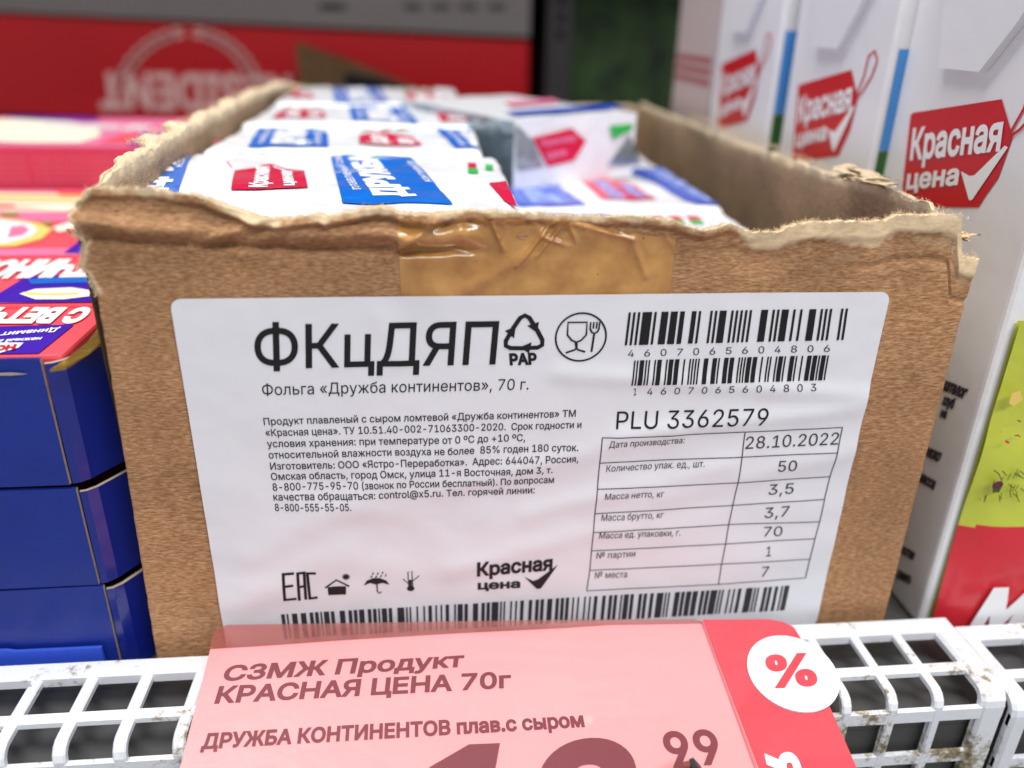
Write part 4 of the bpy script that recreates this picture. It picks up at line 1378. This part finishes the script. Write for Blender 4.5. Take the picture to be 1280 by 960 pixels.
FCr = Frame((-0.36, 0.1690, 0), (1, 0, 0), (0, 0, 1))
M_ROSE = plain('rose_print', srgb(222, 108, 132), 0.5, 0.3)
for k in range(5):
    z = 0.0015 - 0.0022 * k
    Art(FCr).text('состав продукта и условия хранения на упаковке', (0.10, z - 0.0012), (0.255, z - 0.0012), (0.10, z), px=False).build('printed_line', M_ROSE, sE, lift=0.0003)
pk(sE, fE, 'title_lettering', M_WHITE, texts=[('СЫР ПЛАВЛЕНЫЙ', (190, 160), (60, 156), (186, 166), dict(bold=0.04))], lift=0.0009)
pk(sD, fD, 'coral_patch', M_CORAL, [[(-20, 257), (20, 258), (16, 263), (-20, 262)], [(70, 240), (110, 241), (110, 245), (74, 245)]], lift=0.0006)
pk(sC, fC, 'olive_garnish', M_OLIVE, [[(0, 268), (22, 267), (26, 272), (4, 273)], [(52, 279), (66, 280), (64, 284), (54, 284)]], lift=0.0007)
pk(sC, fC, 'coral_ring', M_PINK, [[(14, 286), (30, 284), (38, 290), (28, 297), (10, 300)]], lift=0.0008)

# ------------------------------------------------------------------ background: red carton upside down, grey rail, green panel
FR0 = Frame((0, 0.50, 0), (1, 0, 0), (0, 0, 1))
tilt = math.radians(1.9)
rx = empty('red_carton', (0.052, 0.50, -0.032), 'large red carton standing upside down at the back with pale inverted lettering', 'carton')
ux, uz = math.cos(tilt), -math.sin(tilt)
def rpt(a, b, y=0.0):
    return Vector((ux * a - uz * b * 0, y, uz * a + b))
zt_ = FR0.px(660, 52)[1] + 0.032
vs = []
for y in (0.0, 0.11):
    for (a_, b_) in ((-0.42, 0), (0, 0), (0, zt_), (-0.42, zt_)):
        vs.append(rpt(a_, b_, y))
mesh_obj('carton_body', vs, [(0, 1, 2, 3), (7, 6, 5, 4), (4, 5, 1, 0), (3, 2, 6, 7), (1, 5, 6, 2), (0, 3, 7, 4)], M_RBOX, rx)
pr(rx, FR0, 'brand_lettering', M_RBOXPRINT, texts=[('PRESIDENT', (394, 97), (122, 92), (394, 138), dict(bold=0.03))], lift=0.001, step=None)
a = Art(FR0)
for k in range(9):
    t = math.radians(100 + 8.5 * k)
    for sgn in (1, -1):
        cx, cy = 236 + sgn * (-92) * math.cos(t) * -1, 132 - 92 * math.sin(t) * 1.0
        cx = 236 + sgn * 88 * math.cos(t)
        d = t + (0.6 if sgn > 0 else 0.6)
        tx, ty = -math.sin(t) * sgn, -math.cos(t)
        for s2 in (-1, 1):
            bx, by = cx + s2 * 6 * math.cos(t) * sgn, cy - s2 * 4 * math.sin(t)
            a.polypx([(bx - tx * 13, by - ty * 13), (bx + 3 * math.cos(t) * sgn, by - 3 * math.sin(t)), (bx + tx * 13, by + ty * 13), (bx - 3 * math.cos(t) * sgn, by + 3 * math.sin(t))])
a.build('wreath_print', M_RBOXPRINT, rx, lift=0.0012)
# brown cardboard wedge leaning on the carton
w = empty('cardboard_wedge', (-0.11, 0.47, FLOOR), 'torn triangle of brown corrugated board leaning before the red carton', 'cardboard piece')
FW = Frame((0, 0.47, 0), (1, 0, 0), (0, 0, 1))
pw = FW.pxs([(370, 52), (395, 60), (430, 72), (480, 92), (525, 112)]) + [(-0.035, -0.05), (-0.115, -0.05)]
pw[-1] = (pw[0][0], FLOOR); pw[-2] = (pw[4][0], FLOOR)
n = len(pw)
vs = [FW.pt(x, y, 0.003) - w.location for x, y in pw] + [FW.pt(x, y, 0.0) - w.location for x, y in pw]
mesh_obj('board', vs, [tuple(range(n)), tuple(range(n, 2 * n))[::-1]] + [(i, n + i, n + (i + 1) % n, (i + 1) % n) for i in range(n)],
         kraft('brown_board', srgb(110, 84, 58), srgb(140, 108, 76), srgb(62, 48, 38)), w)
pr(w, FW, 'dark_inside_patch', M_BACK, [[(432, 90), (470, 96), (500, 108), (510, 112), (430, 116)]], lift=0.0036)  # flat dark patch painted in for the dark inside of the cutout

rail = empty('grey_shelf_rail', (-0.15, 0.495, 0.047), 'grey enamelled rail with dark slots above the red carton', 'shelf rail')
FRR = Frame((0, 0.495, 0), (1, 0, 0), (0, 0, 1))
zl, zr = FRR.px(0, 14)[1], FRR.px(660, 46)[1]
xl, xr = -0.36, FRR.px(662, 46)[0]
xm = FRR.px(0, 14)[0]
sl = (zr - zl) / (xr - xm)
vs = []
for y in (0, 0.10):
    for (x, z) in ((xl, zr + sl * (xl - xr)), (xr, zr), (xr, 0.12), (xl, 0.12)):
        vs.append(Vector((x, 0.495 + y, z)) - rail.location)
mesh_obj('rail_face', vs, [(0, 1, 2, 3), (7, 6, 5, 4), (4, 5, 1, 0), (3, 2, 6, 7), (1, 5, 6, 2), (0, 3, 7, 4)], M_GREYRAIL, rail)
for x in (398, 412, 505, 540, 575, 610):
    pr(rail, FRR, 'slot', M_GREYSLOT, [[(x, 4), (x + 22, 5), (x + 22, 13), (x, 12)]], lift=0.0004, step=None)
post = empty('shelf_upright', (0.080, 0.52, FLOOR), 'dark grey slotted upright between the red carton and the dark green panel', 'shelf post')
bm_obj('post', box_bm(-0.012, 0.008, 0, 0.02, 0, 0.25, 0.001), plain('dark_upright', srgb(62, 58, 62), 0.5, 0.4), post)
for k in range(7):
    bm_obj('slot', box_bm(-0.004, 0.002, -0.0008, 0.0, 0.135 + 0.012 * k, 0.142 + 0.012 * k), M_BACK, post)
gp = empty('green_panel', (0.15, 0.56, FLOOR), 'very dark green leafy printed panel at the back between red and milk cartons', 'panel')
def green_mat():
    m, nt, p = new_mat('dark_leafy_print')
    tc = nt.nodes.new('ShaderNodeTexCoord')
    v = nt.nodes.new('ShaderNodeTexNoise'); v.inputs['Scale'].default_value = 38; v.inputs['Detail'].default_value = 5
    r = nt.nodes.new('ShaderNodeValToRGB')
    r.color_ramp.elements[0].position = 0.35; r.color_ramp.elements[0].color = srgb(16, 30, 16)
    r.color_ramp.elements[1].position = 0.7; r.color_ramp.elements[1].color = srgb(60, 92, 42)
    nt.links.new(tc.outputs['Object'], v.inputs['Vector']); nt.links.new(v.outputs[0], r.inputs[0]); nt.links.new(r.outputs[0], p.inputs['Base Color'])
    p.inputs['Roughness'].default_value = 0.7
    return m
bm_obj('panel_face', box_bm(-0.07, 0.25, 0, 0.01, 0, 0.35, 0.001), green_mat(), gp)

# ------------------------------------------------------------------ white wire grids on the shelf edge
ZG = -0.088
def path(s, drop=0.0):
    """s runs from the back rim over the flat top, round the bend and down the front; returns y, z, normal angle"""
    flat, R = 0.0215, 0.0042
    if s < flat:
        return -0.0040 - s, ZG, 0.0
    s2 = s - flat
    if s2 < R * math.pi / 2:
        a = s2 / R
        return -0.0040 - flat - R * math.sin(a), ZG - R + R * math.cos(a), a
    d = s2 - R * math.pi / 2
    return -0.0040 - flat - R, ZG - R - d, math.pi / 2
def strip(x0, x1, s0, s1, th=0.0016, ns=22, rnd=0.0004, dz=0.0, dy=0.0, lift=0.0):
    """bar lying on the path, x0..x1 wide"""
    vs, fs = [], []
    sec = [(x0 + rnd, 0.0), (x1 - rnd, 0.0), (x1, -rnd), (x1, -th), (x0, -th), (x0, -rnd)]
    for i in range(ns + 1):
        y, z, a = path(s0 + (s1 - s0) * i / ns)
        nn = Vector((0, -math.sin(a), math.cos(a)))
        for x, h in sec:
            vs.append(Vector((x, y + dy, z + dz)) + nn * (h + lift))
    m = len(sec)
    for i in range(ns):
        for k in range(m):
            fs.append((i * m + k, i * m + (k + 1) % m, (i + 1) * m + (k + 1) % m, (i + 1) * m + k))
    fs += [tuple(range(m))[::-1], tuple(ns * m + k for k in range(m))]
    return vs, fs
def grid_thing(label_, xa, xb, xs, bw, dz=0.0, dy=0.0, endr=0.0, endl=0.0):
    root = empty('wire_grid', ((xa + xb) / 2, -0.01 + dy, ZG + dz), label_, 'wire grid', 'white wire grids clipped on the shelf edge')
    o = root.location
    def put(name, v, f):
        mesh_obj(name, [p - o for p in v], [q[::-1] for q in f], M_FENCE, root)
    LS = 0.062
    put('rim_band', *strip(xa, xb, 0.0, 0.0052, 0.0022, 6, 0.0006, dz, dy))
    for (s0, s1) in ((0.0152, 0.0180), (0.0285, 0.0318), (0.0425, 0.0455), (0.0555, LS)):
        put('cross_bar', *strip(xa, xb, s0, s1, 0.0013, 8, 0.0003, dz, dy, -0.0002))
    for x in xs:
        put('long_bar', *strip(x - bw / 2, x + bw / 2, 0.0035, LS, 0.0016, 34, 0.0004, dz, dy, -0.0001))
    if endr:
        put('end_band', *strip(xb - endr, xb, 0.0046, LS, 0.0022, 34, 0.0008, dz, dy, 0.0002))
    if endl:
        put('end_band', *strip(xa, xa + endl, 0.0046, LS, 0.0022, 34, 0.0008, dz, dy, 0.0002))
    return root
grid_thing('white wire grid at the left of the price tag in front of the blue trays', -0.26, -0.0330, [-0.0910 - 0.0122 * k for k in range(-4, 13)], 0.0027)
grid_thing('white wire grid at the right of the price tag, worn on its front bars', -0.0310, 0.1085, [0.0695 + 0.0112 * k for k in range(-8, 3)], 0.0023, endr=0.0062, dz=0.0004)
grid_thing('third white wire grid cut off by the right edge, slightly lower', 0.1098, 0.2500, [0.1270 + 0.0112 * k for k in range(0, 10)], 0.0023, dz=-0.0018, dy=-0.0012, endl=0.0045)

# ------------------------------------------------------------------ price tag
ta = math.radians(12)
TV = Vector((0, math.cos(ta), math.sin(ta)))
FT0 = Frame((0, -0.0075, -0.0822), (1, 0, 0), TV)
tag_ = empty('price_tag', (-0.005, -0.03, -0.088), 'pink and red price tag in a clear sleeve leaning over the wire grid', 'price tag')
def sheet(name, pts, mat, h0, h1, parent=None, **kw):
    n = len(pts)
    vs = [FT0.pt(x, y, h1) for x, y in pts] + [FT0.pt(x, y, h0) for x, y in pts]
    po = parent_world(parent or tag_)
    fs = [tuple(range(n)), tuple(range(n, 2 * n))[::-1]] + [(i, n + i, n + (i + 1) % n, (i + 1) % n) for i in range(n)]
    bm = bmesh.new()
    bv = [bm.verts.new(v - po) for v in vs]
    for f in fs:
        bm.faces.new([bv[i] for i in f])
    bmesh.ops.recalc_face_normals(bm, faces=bm.faces[:])
    return bm_obj(name, bm, mat, parent or tag_, **kw)
def down(p, q, y=1050):
    t = (y - p[1]) / (q[1] - p[1])
    return (p[0] + (q[0] - p[0]) * t, y)
bl_, br_ = down((263, 811), (225, 960)), down((1005, 812), (1070, 960))
cut_t, cut_b = (880, 779), down((880, 779), (948, 960))
rr = lambda c, r0, r1, a0, a1: [(c[0] + r0 * math.cos(math.radians(t)), c[1] - r1 * math.sin(math.radians(t))) for t in range(a0, a1 + 1, 15)]
pink = [bl_, cut_b, cut_t, (760, 781), (700, 785), (560, 792), (430, 800), (330, 807), (263, 811)]
sheet('paper_insert', FT0.pxs(pink), M_PAPER, -0.0006, 0.0)
red = [cut_b, br_, (1005, 812), (1000, 798), (992, 785), (978, 778), (960, 775), (878, 775.5), cut_t]
sheet('red_strip', FT0.pxs(red), M_TAGRED, -0.0006, 0.00035)
def sleeve_mat():
    m, nt, p = new_mat('clear_rosy_sleeve')
    out = nt.nodes['Material Output']
    tr = nt.nodes.new('ShaderNodeBsdfTransparent'); tr.inputs[0].default_value = (0.93, 0.66, 0.64, 1)
    gl = nt.nodes.new('ShaderNodeBsdfGlossy'); gl.inputs['Roughness'].default_value = 0.12
    df = nt.nodes.new('ShaderNodeBsdfDiffuse'); df.inputs[0].default_value = srgb(226, 150, 142)
    m1 = nt.nodes.new('ShaderNodeMixShader'); m1.inputs[0].default_value = 0.16
    m2 = nt.nodes.new('ShaderNodeMixShader'); m2.inputs[0].default_value = 0.07
    nt.links.new(tr.outputs[0], m1.inputs[1]); nt.links.new(df.outputs[0], m1.inputs[2])
    nt.links.new(m1.outputs[0], m2.inputs[1]); nt.links.new(gl.outputs[0], m2.inputs[2])
    nt.links.new(m2.outputs[0], out.inputs[0])
    nt.nodes.remove(p)
    return m
M_SLEEVE = sleeve_mat()
slv = [(262, 812), (266, 796), (272, 786), (285, 782), (420, 780), (600, 777), (760, 775), (868, 775), (880, 779.5), (760, 781.5), (700, 785.5), (560, 792.5), (430, 800.5), (330, 807.5), (263, 811.5)]
sheet('clear_sleeve', FT0.pxs(slv), M_SLEEVE, -0.0002, 0.0003)
# sleeve's raised edge line between pink paper and red strip
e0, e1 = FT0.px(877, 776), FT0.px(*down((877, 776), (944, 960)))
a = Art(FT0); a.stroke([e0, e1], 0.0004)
a.build('sleeve_edge', plain('sleeve_edge_line', srgb(206, 108, 112), 0.4), tag_, lift=0.0006)  # edge line in one even muted pink
def tg(name, fill, mat, lift=0.00012):
    a = Art(FT0)
    fill(a)
    return a.build(name, mat, tag_, lift=lift)
tg('title_lettering', lambda a: (a.text('СЗМЖ Продукт', (277, 851), (579, 833), (284, 833), bold=0.025),
                                 a.text('КРАСНАЯ ЦЕНА 70г', (268, 879), (639, 859), (274, 859), bold=0.025)), M_TAGINK)
tg('name_lettering', lambda a: a.text('ДРУЖБА КОНТИНЕНТОВ плав.с сыром', (251, 936), (731, 908), (255, 918), bold=0.03), M_TAGINK)
tg('price_digits', lambda a: (a.text('12', (500, 1096), (795, 1080), (538, 942), bold=0.035),
                              a.text('99', (836, 958), (905, 954), (826, 917), bold=0.022)), M_TAGINK)
bc = FT0.px(990, 843)
brx = (FT0.px(1047, 843)[0] - FT0.px(933, 843)[0]) / 2 * 0.97
bry = (FT0.px(990, 793)[1] - FT0.px(990, 890)[1]) / 2
badge = sheet('percent_badge', [(bc[0] + x, bc[1] + y) for x, y in arc(0, 0, brx, bry, 0, 352, 44)], M_BADGE, 0.0004, 0.0009)
a = Art(FT0)
a.text('%', (962, 862), (1022, 857), (954, 825), bold=0.035)
a.build('percent_sign', M_TAGRED, badge, lift=0.001)
tg('side_lettering', lambda a: a.text('Я', (957, 943), (968, 985), (991, 937), bold=0.04), M_WHITE, 0.0005)
# small dark clip standing at the tag
clip = empty('plastic_clip', (0, 0, 0), 'small dark pointed plastic clip standing up from the lower edge of the price tag', 'clip')
cl = FT0.px(852, 960)
cpos = FT0.pt(cl[0], cl[1] - 0.004, 0.0006)
clip.location = cpos
def wedge(name, pts, y0, y1, mat):
    n = len(pts)
    v = [Vector((x, y0, z)) for x, z in pts] + [Vector((x, y1, z)) for x, z in pts]
    mesh_obj(name, v, [tuple(range(n)), tuple(range(n, 2 * n))[::-1]] + [(i, n + i, n + (i + 1) % n, (i + 1) % n) for i in range(n)], mat, clip)
wedge('clip_blade', [(-0.0075, 0), (-0.0002, 0), (-0.0002, 0.0065), (-0.0015, 0.0062), (-0.0045, 0.0035)], -0.0006, 0.0006, M_CLIPR)
wedge('clip_spine', [(0.0, 0), (0.0032, 0), (0.0027, 0.0042), (0.0008, 0.0068), (0.0, 0.0064)], -0.001, 0.001, M_CLIP)
